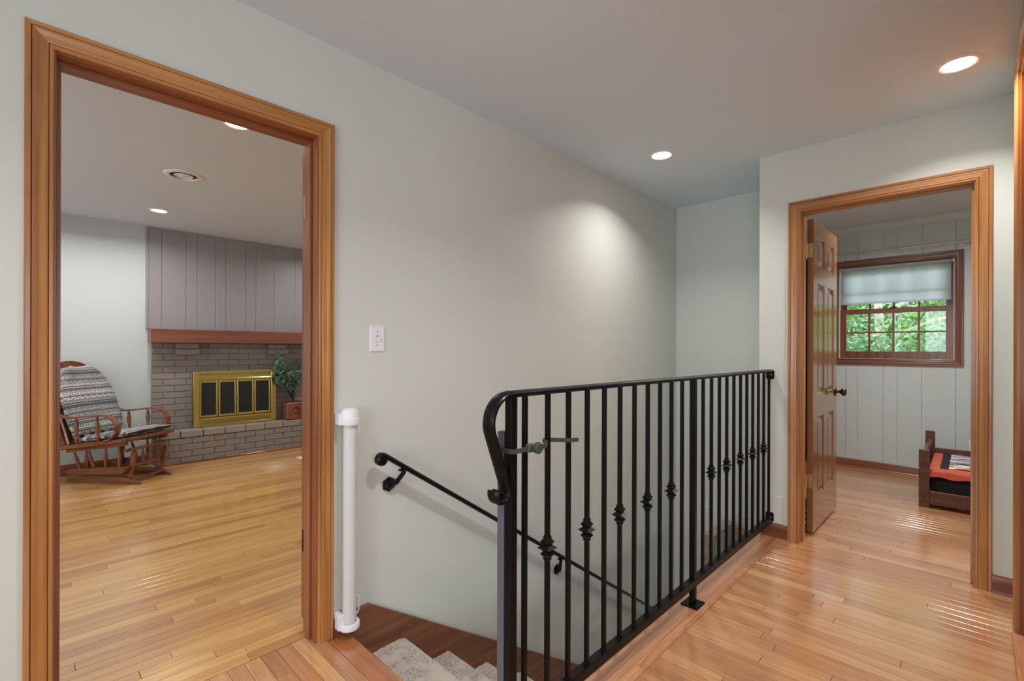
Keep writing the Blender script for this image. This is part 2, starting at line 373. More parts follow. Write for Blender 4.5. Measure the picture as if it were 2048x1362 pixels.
struct('wall_bedroom_right', MB().box(XF2, XB + .012, -2.6, -2.5, -.02, CE), M['panel_bed'], 'bedroom side wall out of sight')
struct('wall_bedroom_stair', MB().box(XE + .12, XE + .16, YC - .05, 1.75, -.02, CE), M['panel_bed'], 'bedroom wall backing onto the stairwell')
mb = MB().box(LB - .1, XF2, YS - .1, W1, CE, CE + .08); mb.box(XF2, XE + .12, YC - .05, W1, CE, CE + .08)
struct('ceiling', mb, M['ceil'], 'smooth grey white hall ceiling with recessed lights')
struct('ceiling', MB().box(LB - .1, 3.8, W1, YL + .1, CE, CE + .08), M['ceil_liv'], 'living room ceiling with round vent and recessed lights')
mb = MB().box(XF2, XE + .12, -2.6, YC - .05, CE, CE + .08); mb.box(XE + .12, XB + .15, -2.6, 1.85, CE, CE + .08)
struct('ceiling', mb, M['ceil_tex'], 'stippled bluish white bedroom ceiling')

# ------------------------------------------------------------------ floors made of strips
def cproj(p):
    v = Vector(p) - Vector((0, 0, H)); d = v.dot(fw)
    if d < .1: return None
    return (1024 + F * v.dot(rr) / d, 698.4 - F * v.dot(uu) / d, d)
def board(a0, a1, b0, b1, axis, g=.0007):
    """strip between a0..a1 along `axis` and b0..b1 across, top at z 0"""
    c = .0007; t = -.012
    r = [(a0 + g, b0 + g), (a1 - g, b0 + g), (a1 - g, b1 - g), (a0 + g, b1 - g)]
    ri = [(a0 + g + c, b0 + g + c), (a1 - g - c, b0 + g + c), (a1 - g - c, b1 - g - c), (a0 + g + c, b1 - g - c)]
    vs = [(a, b, t) for a, b in r] + [(a, b, -c * .7) for a, b in r] + [(a, b, 0) for a, b in ri]
    if axis == 'Y': vs = [(b, a, z) for a, b, z in vs]
    return vs, [(0, 1, 5, 4), (1, 2, 6, 5), (2, 3, 7, 6), (3, 0, 4, 7), (4, 5, 9, 8), (5, 6, 10, 9), (6, 7, 11, 10), (7, 4, 8, 11), (8, 9, 10, 11)]
def lay(parent, strips, mat):
    """strips: (a0,a1,b0,b1,axis,mat)"""
    sc = []
    for s_ in strips:
        a0, a1, b0, b1, ax, mt = s_
        best = 1e9; vis = False
        for k in range(9):
            a = a0 + (a1 - a0) * k / 8; b = (b0 + b1) / 2
            q = cproj((a, b, 0) if ax == 'X' else (b, a, 0))
            if q and -40 < q[0] < 2090 and q[1] < 1420: vis = True; best = min(best, q[2])
        sc.append((0 if vis else 1, best, s_))
    sc.sort(key=lambda t_: (t_[0], t_[1]))
    rest = {}
    for i, (v_, b_, (a0, a1, b0, b1, ax, mt)) in enumerate(sc):
        vs, fs = board(a0, a1, b0, b1, ax); tone = random.random()
        if v_ == 0 and i < 298:
            m_ = MB().add(vs, fs); o = obj('plank', m_, mt, parent, recalc=False); face_float(o.data, 'tone', [tone] * len(fs))
        else:
            r_ = rest.setdefault(mt.name, (MB(), [], mt)); r_[0].add(vs, fs); r_[1].extend([tone] * len(fs))
    for m_, tones, mt in rest.values():
        o = obj('remaining_planks', m_, mt, parent, recalc=False); face_float(o.data, 'tone', tones); o['kind'] = 'stuff'
def strips(a0, a1, b0, b1, ax, mt, wd=.0572, lo=.45, hi=1.5):
    out = []; b = b0
    while b < b1 - .004:
        bb = min(b + wd, b1); a = a0 - random.random() * .6; 
        while a < a1 - .001:
            e = a + random.uniform(lo, hi)
            if e > a1 - .15: e = a1
            if e - max(a, a0) > .05: out.append((max(a, a0), e, b, bb, ax, mt))
            a = e
        b = bb
    return out
FB = .88
mb = MB()
mb.box(LB, .87, YS, 1.978, -.05, -.0125); mb.box(.87, XF + .06, YR - .3, FB, -.05, -.0125)
mb.box(.87, XF + .06, FB, YC - .012, -.05, -.0125); mb.box(.87, .945, YC - .012, W0, -.05, -.0125)
fl = struct('floor', mb, M['subfloor'], 'hall floor of narrow pinkish oak strips with glossy varnish')
st = strips(YS, 1.978, .87 - .0572 * 60, .87, 'Y', M['hallfloor']) + strips(YR - .05, FB, .87, XF + .04, 'Y', M['hallfloor'])
st += [(.87, 1.62, FB, FB + .045, 'X', M['hallborder']), (1.62, 2.75, FB, FB + .045, 'X', M['hallborder']), (2.75, XF, FB, FB + .045, 'X', M['hallborder'])]
lay(fl, st, None)
# nosing boards, rounded edge
def nosing(name, ax, a0, a1, b0, b1, mt, tone):
    pf = [(b0 + .0008, -.022), (b0 + .0008, -.001), (b0 + .002, 0), (b1 - .008, 0), (b1 - .003, -.003), (b1, -.011), (b1 - .003, -.019), (b1 - .008, -.022)]
    m_ = MB().prism(pf, (lambda b, z: (a0, b, z)) if ax == 'X' else (lambda b, z: (b, a0, z)), (lambda b, z: (a1, b, z)) if ax == 'X' else (lambda b, z: (b, a1, z)))
    o = obj(name, m_, mt, fl); face_float(o.data, 'tone', [tone] * len(m_.f)); return o
nosing('nosing_board', 'X', .87, XF, FB + .045, YC - .002, M['hallborder'], .62)
nosing('nosing_board', 'Y', YC - .001, 1.885, .8705, .961, M['nosing'], .5)
mb = MB().box(LB, 3.7, 1.978, YL, -.05, -.0125)
fl2 = struct('floor', mb, M['subfloor'], 'living room floor of narrow golden oak strips')
lay(fl2, strips(LB, 3.7, 1.98, YL - .04, 'X', M['livfloor'], lo=.35, hi=1.5), None)
mb = MB().box(XF + .06, XB + .012, -2.5, YC - .05, -.05, -.0125); mb.box(XE + .16, XB + .012, YC - .05, 1.75, -.05, -.0125)
fl3 = struct('floor', mb, M['subfloor'], 'bedroom floor of narrow oak strips seen through the far doorway')
lay(fl3, strips(-2.5, YC - .055, XF + .04, XE + .16, 'Y', M['hallfloor']) + strips(-2.5, 1.745, XE + .16, XB, 'Y', M['hallfloor']), None)

# ------------------------------------------------------------------ casings, jambs
PROF = [(0, 0), (0, .009), (.003, .011), (.010, .011), (.0112, .0065), (.0124, .011), (.018, .0135), (.024, .0135), (.034, .0145), (.042, .018), (.045, .018), (.0465, .0120), (.048, .0175), (.058, .0175), (.061, .015), (.061, 0)]
def casing(parent, ax, a0, a1, z0, z1, w_, sg, mats, four=False, prof=PROF, names=('casing_side', 'casing_head')):
    P = (lambda a, z, d_: (a, w_ + sg * d_, z)) if ax == 'y' else (lambda a, z, d_: (w_ + sg * d_, a, z))
    ho = mats + ('X' if ax == 'y' else 'Y')
    for sgn, a in ((-1, a0), (1, a1)):
        m_ = MB().prism(prof, lambda u, d_: P(a + sgn * u, (z0 - u) if four else z0, d_), lambda u, d_: P(a + sgn * u, z1 + u, d_))
        obj(names[0], m_, M[mats + 'Z'], parent, smooth=True)
    m_ = MB().prism(prof, lambda u, d_: P(a0 - u, z1 + u, d_), lambda u, d_: P(a1 + u, z1 + u, d_)); obj(names[1], m_, M[ho], parent, smooth=True)
    if four:
        m_ = MB().prism(prof, lambda u, d_: P(a0 - u, z0 - u, d_), lambda u, d_: P(a1 + u, z0 - u, d_)); obj('casing_sill', m_, M[ho], parent, smooth=True)
def jamb(parent, ax, a0, a1, z1, w0_, w1_, stop0, mats):
    def B(p0, p1, q0, q1, z0, z2, c=.001):
        return MB().box(p0, p1, q0, q1, z0, z2, c) if ax == 'y' else MB().box(q0, q1, p0, p1, z0, z2, c)
    ho = mats + ('X' if ax == 'y' else 'Y')
    obj('jamb_side', B(a0 - JT, a0, w0_, w1_, 0, z1 + JT), M[mats + 'Z'], parent); obj('jamb_side', B(a1, a1 + JT, w0_, w1_, 0, z1 + JT), M[mats + 'Z'], parent)
    obj('jamb_head', B(a0, a1, w0_, w1_, z1, z1 + JT), M[ho], parent)
    obj('door_stop', B(a0, a0 + .011, stop0, stop0 + .036, 0, z1 - .011), M[mats + 'Z'], parent)
    obj('door_stop', B(a1 - .011, a1, stop0, stop0 + .036, 0, z1 - .011), M[mats + 'Z'], parent)
    obj('door_stop', B(a0, a1, stop0, stop0 + .036, z1 - .011, z1), M[ho], parent)
t1 = root('trim_1', (.45, W0, 0), 'orange brown moulded casing and jamb of the large left doorway', 'door frame', kind='structure')
casing(t1, 'y', D1[0] - .005, D1[1] + .005, 0, DH + .005, W0, -1, 'trim'); casing(t1, 'y', D1[0] - .005, D1[1] + .005, 0, DH + .005, W1, 1, 'trim')
jamb(t1, 'y', D1[0], D1[1], DH, W0, W1, W0 + .046, 'jamb')
t2 = root('trim_2', (XF, .4, 0), 'orange brown moulded casing and jamb of the bedroom doorway', 'door frame', kind='structure')
casing(t2, 'x', D2[0] - .005, D2[1] + .005, 0, DH + .005, XF, -1, 'trim'); casing(t2, 'x', D2[0] - .005, D2[1] + .005, 0, DH + .005, XF2, 1, 'trim')
jamb(t2, 'x', D2[0], D2[1], DH, XF, XF2, XF + .04, 'trim')
t3 = root('trim_3', (2.0, YR, 0), 'orange brown casing of the tall closet opening at right edge', 'door frame', kind='structure')
casing(t3, 'y', CX0 + .005, CX1 - .003, 0, CZ + .003, YR, 1, 'trim')
obj('jamb_side', MB().box(CX1 - .018, CX1, YR - .12, YR, 0, CZ, .001), M['closet'], t3)
obj('jamb_side', MB().box(CX0, CX0 + .018, YR - .12, YR, 0, CZ, .001), M['closet'], t3)
obj('jamb_head', MB().box(CX0 + .018, CX1 - .018, YR - .12, YR, CZ - .018, CZ, .001), M['trimX'], t3)
o = obj('threshold', MB().box(CX0 - .05, 2.88, YR - .12, -.105, 0, .018, .004), M['hallborder'], t3); face_float(o.data, 'tone', [.8] * len(o.data.polygons))
# closet doors
d3 = root('door_3', (2.0, YR - .05, 0), 'flat reddish brown sliding closet doors at right edge', 'door', kind='structure')
for i in range(2):
    x0 = CX0 + .02 + i * .84
    obj('door_leaf', MB().box(x0, x0 + .83, YR - .065 - .01 * i, YR - .035 - .01 * i, .022, CZ - .022, .002), M['closet'], d3)

# baseboards
BPROF = [(0, 0), (.014, 0), (.014, .068), (.011, .078), (.006, .085), (0, .085)]
def baseboard(name, ax, a0, a1, w_, sg, mats, label, h=1.0, shoe=True):
    def P(d_, z, a): return (a, w_ + sg * d_, z) if ax == 'y' else (w_ + sg * d_, a, z)
    m_ = MB().prism([(d_, z * h) for d_, z in BPROF], lambda d_, z: P(d_, z, a0), lambda d_, z: P(d_, z, a1))
    o = obj(name, m_, M['base' + ('X' if ax == 'y' else 'Y')]); tag(o, label, 'baseboard', kind='structure')
    if shoe:
        s_ = MB().prism([(.014, 0), (.026, 0), (.025, .007), (.021, .013), (.014, .016)], lambda d_, z: P(d_, z, a0), lambda d_, z: P(d_, z, a1))
        obj('shoe_moulding', s_, M['base' + ('X' if ax == 'y' else 'Y')], o)
    return o
baseboard('baseboard_far', 'x', D2[1] + .066, YC - .014, XF, -1, 'base', 'short brown baseboard between the railing and bedroom door casing', shoe=False)
baseboard('baseboard_far', 'x', YR, D2[0] - .066, XF, -1, 'base', 'short brown baseboard right of the bedroom door casing')
baseboard('baseboard_left', 'y', LB, D1[0] - .066, W0, -1, 'base', 'brown baseboard left of the large doorway')
baseboard('baseboard_living', 'y', LB, .90, YL, -1, 'base', 'dark brown baseboard behind the glider chair', 1.15)
baseboard('baseboard_bedroom', 'x', -2.5, 1.75, XB, -1, 'base', 'brown baseboard under the bedroom window', .98)

# bedroom panelling: each board a piece
pn = root('wall_bedroom_panelling', (XB, .5, 0), 'pale grey green random width vertical panelling around the bedroom window', 'wall', kind='structure')
ys = [1.75, 1.55, 1.44, 1.21, .967, .866, .66, .552, .371, .136, -.07, -.18, -.36, -.60, -.80, -.91, -1.14, -1.35, -1.46, -1.7, -1.9, -2.1, -2.3, -2.5]
for i in range(len(ys) - 1):
    y1, y0 = ys[i], ys[i + 1]
    segs = [(0, CE, y0, y1)]
    wy0, wy1, wz0, wz1 = .10, 1.08, 1.06, 2.09
    if y1 > wy0 and y0 < wy1:
        segs = [(0, wz0, y0, y1), (wz1, CE, y0, y1)]
        if y0 < wy0: segs.append((wz0, wz1, y0, wy0))
        if y1 > wy1: segs.append((wz0, wz1, wy1, y1))
    for z0, z1, a, b_ in segs:
        g0 = .0009 if a == y0 else 0; g1 = .0009 if b_ == y1 else 0
        obj('wall_panel', MB().box(XB, XB + .0115, a + g0, b_ - g1, z0, z1, .0014), M['panel_bed'], pn)
CR = [(0, 0), (.012, 0), (.016, .012), (.030, .030), (.040, .044), (.044, .058), (0, .058)]
m_ = MB().prism(CR, lambda d_, z: (XB - d_, -2.5, CE - .058 + z), lambda d_, z: (XB - d_, 1.75, CE - .058 + z))
obj('crown_moulding', m_, M['panel_bed'], pn)

# ------------------------------------------------------------------ bedroom window
wn = root('window_1', (XB, .59, 1.09), 'dark stained double hung bedroom window with grille panes', 'window', kind='structure')
OY0, OY1, OZ0, OZ1 = .145, 1.035, 1.105, 2.045
casing(wn, 'x', OY0, OY1, OZ0, OZ1, XB, -1, 'win', four=True)
for nm, bx in (('jamb_side', (OY0 - .018, OY0, OZ0 - .018, OZ1 + .018)), ('jamb_side', (OY1, OY1 + .018, OZ0 - .018, OZ1 + .018))):
    obj(nm, MB().box(XB + .001, XB + .15, bx[0], bx[1], bx[2], bx[3]), M['winZ'], wn)
obj('jamb_head', MB().box(XB + .001, XB + .15, OY0, OY1, OZ1, OZ1 + .018), M['winY'], wn)
obj('window_stool', MB().box(XB + .001, XB + .15, OY0, OY1, OZ0 - .018, OZ0), M['winY'], wn)
for yy in (OY0 + .002, OY1 - .008):
    obj('sash_channel', MB().box(XB + .045, XB + .062, yy, yy + .006, OZ0, OZ1, .001), M['white'], wn)
def sash(x0, z0, z1, gz0, gz1, nm):
    s_ = obj(nm, MB().box(x0, x0 + .03, OY0 + .010, .205, z0, z1, .002).box(x0, x0 + .03, .973, OY1 - .010, z0, z1, .002)
             .box(x0, x0 + .03, .205, .973, z0, gz0, .002).box(x0, x0 + .03, .205, .973, gz1, z1, .002), M['winZ'], wn)
    for yv in (.397, .589, .781): obj('grille_bar', MB().box(x0 + .006, x0 + .024, yv - .0085, yv + .0085, gz0, gz1, .003), M['winZ'], s_)
    zm = (gz0 + gz1) / 2; obj('grille_bar', MB().box(x0 + .007, x0 + .023, .205, .973, zm - .007, zm + .007, .003), M['winY'], s_)
    e = [.205, .397, .589, .781, .973]
    for i in range(4):
        for a, b_ in ((gz0, zm), (zm, gz1)):
            obj('pane', MB().box(x0 + .014, x0 + .016, e[i], e[i + 1], a, b_), M['glass'], s_)
    return s_
sash(XB + .066, OZ0 + .004, 1.605, 1.18, 1.562, 'lower_sash')
sash(XB + .100, 1.572, OZ1 - .004, 1.612, 1.995, 'upper_sash')
obj('sash_lock', MB().box(XB + .062, XB + .085, .565, .615, 1.606, 1.616, .003).rod((XB + .07, .56, 1.62), (XB + .07, .60, 1.625), .004, 8), M['bronze'], wn)
# other windows (behind and beside the camera)
def simple_window(name, ax, w_, thick, a0, a1, z0, z1, label):
    r = root(name, (w_, (a0 + a1) / 2, z0) if ax == 'x' else ((a0 + a1) / 2, w_, z0), label, 'window', kind='structure')
    def B(p0, p1, q0, q1, d0, d1, c=.003): return MB().box(w_ + d0, w_ + d1, p0, p1, q0, q1, c) if ax == 'x' else MB().box(p0, p1, w_ + d0, w_ + d1, q0, q1, c)
    for p in ((a0, a0 + .05, z0, z1), (a1 - .05, a1, z0, z1), (a0 + .05, a1 - .05, z0, z0 + .05), (a0 + .05, a1 - .05, z1 - .05, z1), ((a0 + a1) / 2 - .025, (a0 + a1) / 2 + .025, z0 + .05, z1 - .05)):
        obj('window_frame', B(*p, thick * .3, thick * .7), M['winZ'], r)
    for a, b_ in ((a0 + .05, (a0 + a1) / 2 - .025), ((a0 + a1) / 2 + .025, a1 - .05)):
        obj('pane', B(a, b_, z0 + .05, z1 - .05, thick * .5 - .001, thick * .5 + .001, 0), M['glass'], r)
simple_window('window_2', 'x', LB, -.1, -2.2, .9, .5, 2.15, 'wide window behind the photographer')
simple_window('window_3', 'y', YS, -.1, -1.9, .2, .8, 2.1, 'south window behind the photographer')
simple_window('window_4', 'x', LB, -.1, 2.7, 5.1, .7, 2.1, 'living room window out of view on the left')
def portal(name, loc, sx, sy, rot):
    l = bpy.data.lights.new(name, 'AREA'); l.shape = 'RECTANGLE'; l.size = sx; l.size_y = sy; l.cycles.is_portal = True
    o = bpy.data.objects.new(name, l); C.objects.link(o); o.location = loc; o.rotation_euler = rot
portal('window_portal', (LB - .11, -.65, 1.325), 1.65, 3.1, (0, -PI / 2, 0))
portal('window_portal', (-.85, YS - .11, 1.45), 2.1, 1.3, (PI / 2, 0, 0))
portal('window_portal', (LB - .11, 3.9, 1.4), 1.4, 2.4, (0, -PI / 2, 0))
portal('window_portal', (XB + .16, .59, 1.575), .98, .93, (0, PI / 2, 0))

# ------------------------------------------------------------------ door leaves
def knob_set(parent, x, y, z, sg):
    """knob on axis y"""
    Mx = Matrix.Translation((x, y, z)) @ Matrix.Rotation(-PI / 2 * sg if False else (PI / 2 if sg < 0 else -PI / 2), 4, 'X')
    k = obj('door_knob', MB().lathe([(.001, 0), (.033, 0), (.032, .004), (.027, .008), (.012, .012), (.010, .03), (.014, .036), (.026, .044), (.030, .054), (.028, .064), (.018, .071), (.001, .073)], 20, Mx), M['bronze'], parent, smooth=True)
    return k
def six_panel(parent, mat, x0, x1, y0, y1, z0, z1):
    wd = x1 - x0; s_ = .109; c_ = .098; pw = (wd - 2 * s_ - c_) / 2
    cols = [(x0 + s_, x0 + s_ + pw), (x1 - s_ - pw, x1 - s_)]
    rows = [(z0 + .22, z0 + .735), (z0 + .885, z0 + 1.615), (z0 + 1.735, z0 + 1.925)]
    ins = .006
    mb = MB().box(x0, x0 + s_, y0, y1, z0, z1, .0015).box(x1 - s_, x1, y0, y1, z0, z1, .0015).box(x0 + s_ + pw, x1 - s_ - pw, y0, y1, z0, z1, .0008)
    zz = [z0] + [v for r_ in rows for v in r_] + [z1]
    for a, b_ in cols:
        for k in range(0, 8, 2): mb.box(a, b_, y0, y1, zz[k], zz[k + 1], 0)
    obj('door_frame', mb, mat, parent)
    for a, b_ in cols:
        for c0, c1 in rows:
            m_ = MB(); t = .0   # raised panel, both sides
            for yo, sg in ((y0, 1), (y1, -1)):
                L0 = [(a, c0), (b_, c0), (b_, c1), (a, c1)]
                def ring(i_): return [(a + i_, c0 + i_), (b_ - i_, c0 + i_), (b_ - i_, c1 - i_), (a + i_, c1 - i_)]
                lv = [(0, .0015), (.010, .010), (.014, .012), (.018, .012), (.040, .006), (.0401, .004)]
                vs = []; fs = []
                for i_, dep in lv: vs += [(p, yo + sg * dep, q) for p, q in ring(i_)]
                for k in range(len(lv) - 1):
                    for j in range(4): fs.append((k * 4 + j, k * 4 + (j + 1) % 4, (k + 1) * 4 + (j + 1) % 4, (k + 1) * 4 + j))
                n_ = (len(lv) - 1) * 4; fs.append((n_, n_ + 1, n_ + 2, n_ + 3)); m_.add(vs, fs)
            obj('door_panel', m_, mat, parent)
d2 = root('door_2', (3.545, .765, 0), 'open six panel brown bedroom door with dark round knob', 'door', kind='structure')
six_panel(d2, M['door'], 3.548, 4.262, .752, .787, .014, 2.036)
knob_set(d2, 4.20, .752, .885, -1); knob_set(d2, 4.20, .787, .885, 1)
obj('latch_plate', MB().box(4.261, 4.2635, .758, .781, .85, .92), M['brassdoor'], d2)
for z in (1.79, .30):
    h_ = obj('hinge', MB().box(3.5455, 3.548, .757, .785, z, z + .09, .0008).rod((3.535, .789, z), (3.535, .789, z + .09), .006, 10), M['brassdoor'], d2)
    obj('hinge_screw', MB().rod((3.5458, .765, z + .02), (3.5445, .765, z + .02), .003, 8).rod((3.5458, .777, z + .045), (3.5445, .777, z + .045), .003, 8).rod((3.5458, .765, z + .07), (3.5445, .765, z + .07), .003, 8), M['bolt'], h_)
d1 = root('door_1', (.838, 2.07, 0), 'reddish brown door folded back against the living room side of left doorway', 'door', kind='structure')
six_panel(d1, M['door1'], .842, 1.58, 2.056, 2.091, .03, 2.035)
for z in (1.745, .33):
    obj('hinge', MB().box(.828, .842, 2.0495, 2.0515, z, z + .09).rod((.836, 2.050, z), (.836, 2.050, z + .09), .0065, 10), M['brassdoor'] if z > 1 else M['bronze'], d1)

# ------------------------------------------------------------------ stairs
sr = root('staircase', (.95, 1.45, 0), 'carpeted stairs going down beside the hall railing', 'stairs', kind='structure')
SK = MB()
pts = [(.90, .077), (1.055, .081)] + [(1.055 + 3.0, .081 - 3.0 * .6475)] + [(4.03, LOW), (.90, LOW)]
pts = [(.894, -.0), (.894, .077), (1.055, .081), (XE - .013, .081 - (XE - .013 - 1.055) * .6475), (XE - .013, -2.4), (3.4, -2.4), (.894, -.72)]
SK.prism(pts, lambda a, z: (a, 1.886, z), lambda a, z: (a, W0 - .0005, z))
obj('skirt_board', SK, M['skirt'], sr)
pts2 = [(.965, -.03), (XE - .013, -.03 - (XE - .978) * .66), (XE - .013, -2.4), (3.4, -2.4), (.965, -.7)]
obj('skirt_board', MB().prism(pts2, lambda a, z: (a, YC - .0115, z), lambda a, z: (a, YC + .006, z)), M['skirt'], sr)
RUN, RISE = .2573, .176
for k in range(11):
    xe = 1.228 + k * RUN; z = -.126 - k * RISE; xb = xe - RUN - .012
    if k == 0: xb = .925
    # rounded carpet tread profile with riser below
    pf = [(xb, z), (xe - .02, z), (xe - .007, z - .004), (xe, z - .014), (xe - .002, z - .026), (xe - .014, z - .034), (xe - .020, z - .05), (xe - .022, z - RISE - .01), (xe - .05, z - RISE - .01), (xe - .05, z - .05), (xb, z - .05)]
    m_ = MB().prism(pf, lambda a, b_: (a, YC + .008, b_), lambda a, b_: (a, 1.868, b_))
    o = obj('carpeted_step', m_, M['carpet'], sr)
    # rough pile edge
    e = MB(); y = YC + .01
    for j in range(60):
        a = random.uniform(xb + .25 * 0 + .16 * (k == 0), xe - .02); yy = 1.868; s_ = random.uniform(.003, .006)
        e.box(a - s_, a + s_, yy - .004, yy + random.uniform(.002, .006), z - .018, z + random.uniform(-.001, .002), .0015)
    q = obj('carpet_fringe', e, M['carpet'], o); q['kind'] = 'stuff'
obj('riser_board', MB().box(.925, .945, YC + .008, 1.868, -.31, -.023), M['skirt'], sr)
# low wood-capped half wall at the bottom of the stairwell
hw = root('trim_4', (3.8, 1.44, -.2), 'small wood capped half wall low in the stairwell', 'half wall', kind='structure')
obj('half_wall_panel', MB().box(3.62, XE - .013, 1.41, 1.47, -1.7, -.215), M['wall'], hw)
obj('wood_cap', MB().box(3.60, XE - .013, 1.395, 1.48, -.215, -.198, .003), M['capwood'], hw)
obj('end_board', MB().box(3.602, 3.619, 1.40, 1.475, -1.7, -.216, .002), M['capwood'], hw)
obj('brown_panel', MB().box(3.93, 3.95, 1.30, 1.394, -1.7, -.20, .003), M['capwood'], hw)

# ------------------------------------------------------------------ railing
RY = .95
CAP = [(-.0225, -.004), (-.0225, .002), (-.019, .005), (-.016, .003), (-.013, .007), (-.006, .0085), (-.004, .0065), (.004, .0065), (.006, .0085), (.013, .007), (.016, .003), (.019, .005), (.0225, .002), (.0225, -.004), (.013, -.010), (-.013, -.010)]
rl = root('stair_railing', (2.1, RY, 0), 'black wrought iron railing with knuckled balusters between hall and stairwell', 'railing')
RZ = 1.058; SA = .36
def arc(cx, cz, r, a0, a1, n): return [(cx + r * cos(a0 + (a1 - a0) * i / n), RY, cz + r * sin(a0 + (a1 - a0) * i / n)) for i in range(n + 1)]
path = [(3.345, RY, RZ), (2.6, RY, RZ + .002), (1.8, RY, RZ + .004), (1.02, RY, RZ + .006)]
# bend down: arc centre
cx, cz, r = .962, RZ + .006 - .078, .078
path += arc(cx, cz, r, PI / 2, PI + SA, 12)
p0 = path[-1]; sl = Vector((sin(SA), 0, -cos(SA)))
p1 = Vector(p0) + sl * .168
path.append(tuple(p1))
# scroll at bottom turning back outward
c2 = Vector(p1) + Vector((-cos(SA), 0, -sin(SA))) * .026
for i in range(1, 15):
    th = SA - i * (PI * 1.25) / 14; rr2 = .026 - .007 * i / 14
    path.append((c2.x + rr2 * cos(th), RY, c2.z + rr2 * sin(th)))
obj('top_rail', MB().sweep([(x, y - .0, z) for x, y, z in path], [(a_, -b_) for a_, b_ in CAP], (0, 1, 0)), M['iron'], rl, smooth=True)
obj('scroll_eye', MB().rod((c2.x, RY - .024, c2.z), (c2.x, RY + .024, c2.z), .006, 14), M['iron'], rl, smooth=True)
obj('bottom_rail', MB().box(.984, 3.345, RY - .016, RY + .016, .086, .120, .002), M['iron'], rl)
obj('post', MB().box(.959, .985, RY - .013, RY + .013, .0, RZ + .002, .0015), M['iron'], rl)
obj('post', MB().box(2.180, 2.206, RY - .013, RY + .013, .006, RZ - .002, .0015), M['iron'], rl)
for xc in (.972, 2.193):
    bp_ = obj('base_plate', MB().box(xc - .045, xc + .045, RY - .04, RY + .04, 0, .006, .0015), M['iron'], rl)
    for sx in (-1, 1):
        for sy in (-1, 1): obj('bolt', MB().lathe([(.006, 0), (.006, .002), (.002, .0035)], 6, Matrix.Translation((xc + sx * .034, RY + sy * .03, .006))), M['iron'], bp_)
bx_ = [1.029 + .1045 * k for k in range(11)] + [2.304 + .1025 * k for k in range(11)]
bal0 = col0 = weld0 = None
KN = [(.010, -.040), (.0135, -.034), (.0125, -.029), (.022, -.020), (.020, -.016), (.014, -.011), (.0185, -.007), (.032, 0), (.0185, .007), (.014, .011), (.020, .016), (.022, .020), (.0125, .029), (.0135, .034), (.010, .040)]
for i, x in enumerate(bx_):
    if i == 0:
        bal0 = obj('baluster', MB().box(-.007, .007, -.007, .007, .118, RZ - .004, .001), M['iron'], rl, local=True, loc=(x - 2.1, 0, 0)); bo = bal0
        weld0 = obj('weld_collar', MB().lathe([(.013, .119), (.012, .123), (.0085, .128)], 4, rot=PI / 4), M['iron'], bal0, local=True)
    else:
        bo = share(bal0, rl, (x - 2.1, 0, 0)); share(weld0, bo, (0, 0, 0))
    kk = (i % 2 == 1) if i < 11 else (i % 2 == 0)
    if kk:
        if col0 is None: col0 = obj('knuckle', MB().lathe(KN, 4, Matrix.Translation((0, 0, .577)), rot=PI / 4), M['iron'], bo, local=True)
        else: share(col0, bo, (0, 0, 0))
for zc, nm in ((1.035, 'wall_bracket'), (.125, 'wall_bracket')):
    b_ = obj(nm, MB().box(3.336, 3.349, RY - .026, RY + .022, zc - .03, zc + .028, .006), M['iron'], rl)
    obj('bolt', MB().rod((3.337, RY - .012, zc), (3.333, RY - .012, zc), .006, 10), M['bolt'], b_)

# baby gate parts: catch board strapped to the post, retractable roll on the wall
gb = root('gate_catch_board', (.978, .98, 0), 'slate grey gate catch board strapped behind the end post of the railing', 'safety gate')
obj('board', MB().box(.956, .984, .966, .992, .008, .955, .003), M['gateboard'], gb)
def flat_strap(pts, z, wd=.013, t=.002):
    m_ = MB(); P = [Vector((p[0], p[1], p[2] if len(p) > 2 else z)) for p in pts]; vs = []; fs = []; n = len(P)
    for i in range(n):
        t_ = (P[min(i + 1, n - 1)] - P[max(i - 1, 0)]).normalized(); nn = Vector((-t_.y, t_.x, 0)).normalized()
        for a_, b_ in ((-t, -wd / 2), (t, -wd / 2), (t, wd / 2), (-t, wd / 2)): vs.append(P[i] + nn * a_ + Vector((0, 0, b_)))
    for i in range(n - 1):
        for j in range(4): fs.append((i * 4 + j, i * 4 + (j + 1) % 4, (i + 1) * 4 + (j + 1) % 4, (i + 1) * 4 + j))
    fs += [(3, 2, 1, 0), ((n - 1) * 4, (n - 1) * 4 + 1, (n - 1) * 4 + 2, (n - 1) * 4 + 3)]
    return m_.add(vs, fs)
s1 = obj('strap', flat_strap([(.98, .996, .903), (.956, .996, .904), (.951, .99, .904), (.951, .95, .904), (.955, .934, .903), (.966, .932, .902), (.985, .930, .902), (1.008, .928, .903), (1.03, .930, .904), (1.06, .926, .902), (1.085, .924, .901), (1.105, .929, .903), (1.117, .940, .905), (1.122, .958, .908), (1.13, .966, .908), (1.16, .960, .906), (1.20, .944, .902), (1.235, .935, .898), (1.268, .933, .896)], .905), M['strap'], gb, smooth=True)
obj('buckle', MB().box(1.012, 1.040, .918, .934, .893, .917, .003), M['strap'], gb)
k_ = obj('tightening_knob', MB().lathe([(.001, 0), (.015, 0), (.016, .003), (.016, .011), (.014, .014), (.001, .014)], 18, Matrix.Translation((1.045, .919, .904)) @ Matrix.Rotation(PI / 2, 4, 'X')), M['strap'], gb, smooth=True)
kr = MB()
for i in range(18):
    a = 2 * PI * i / 18; kr.rod((1.045 + .0158 * cos(a), .918, .904 + .0158 * sin(a)), (1.045 + .0158 * cos(a), .906, .904 + .0158 * sin(a)), .0012, 5)
q_ = obj('grip_ridges', kr, M['strap'], k_)

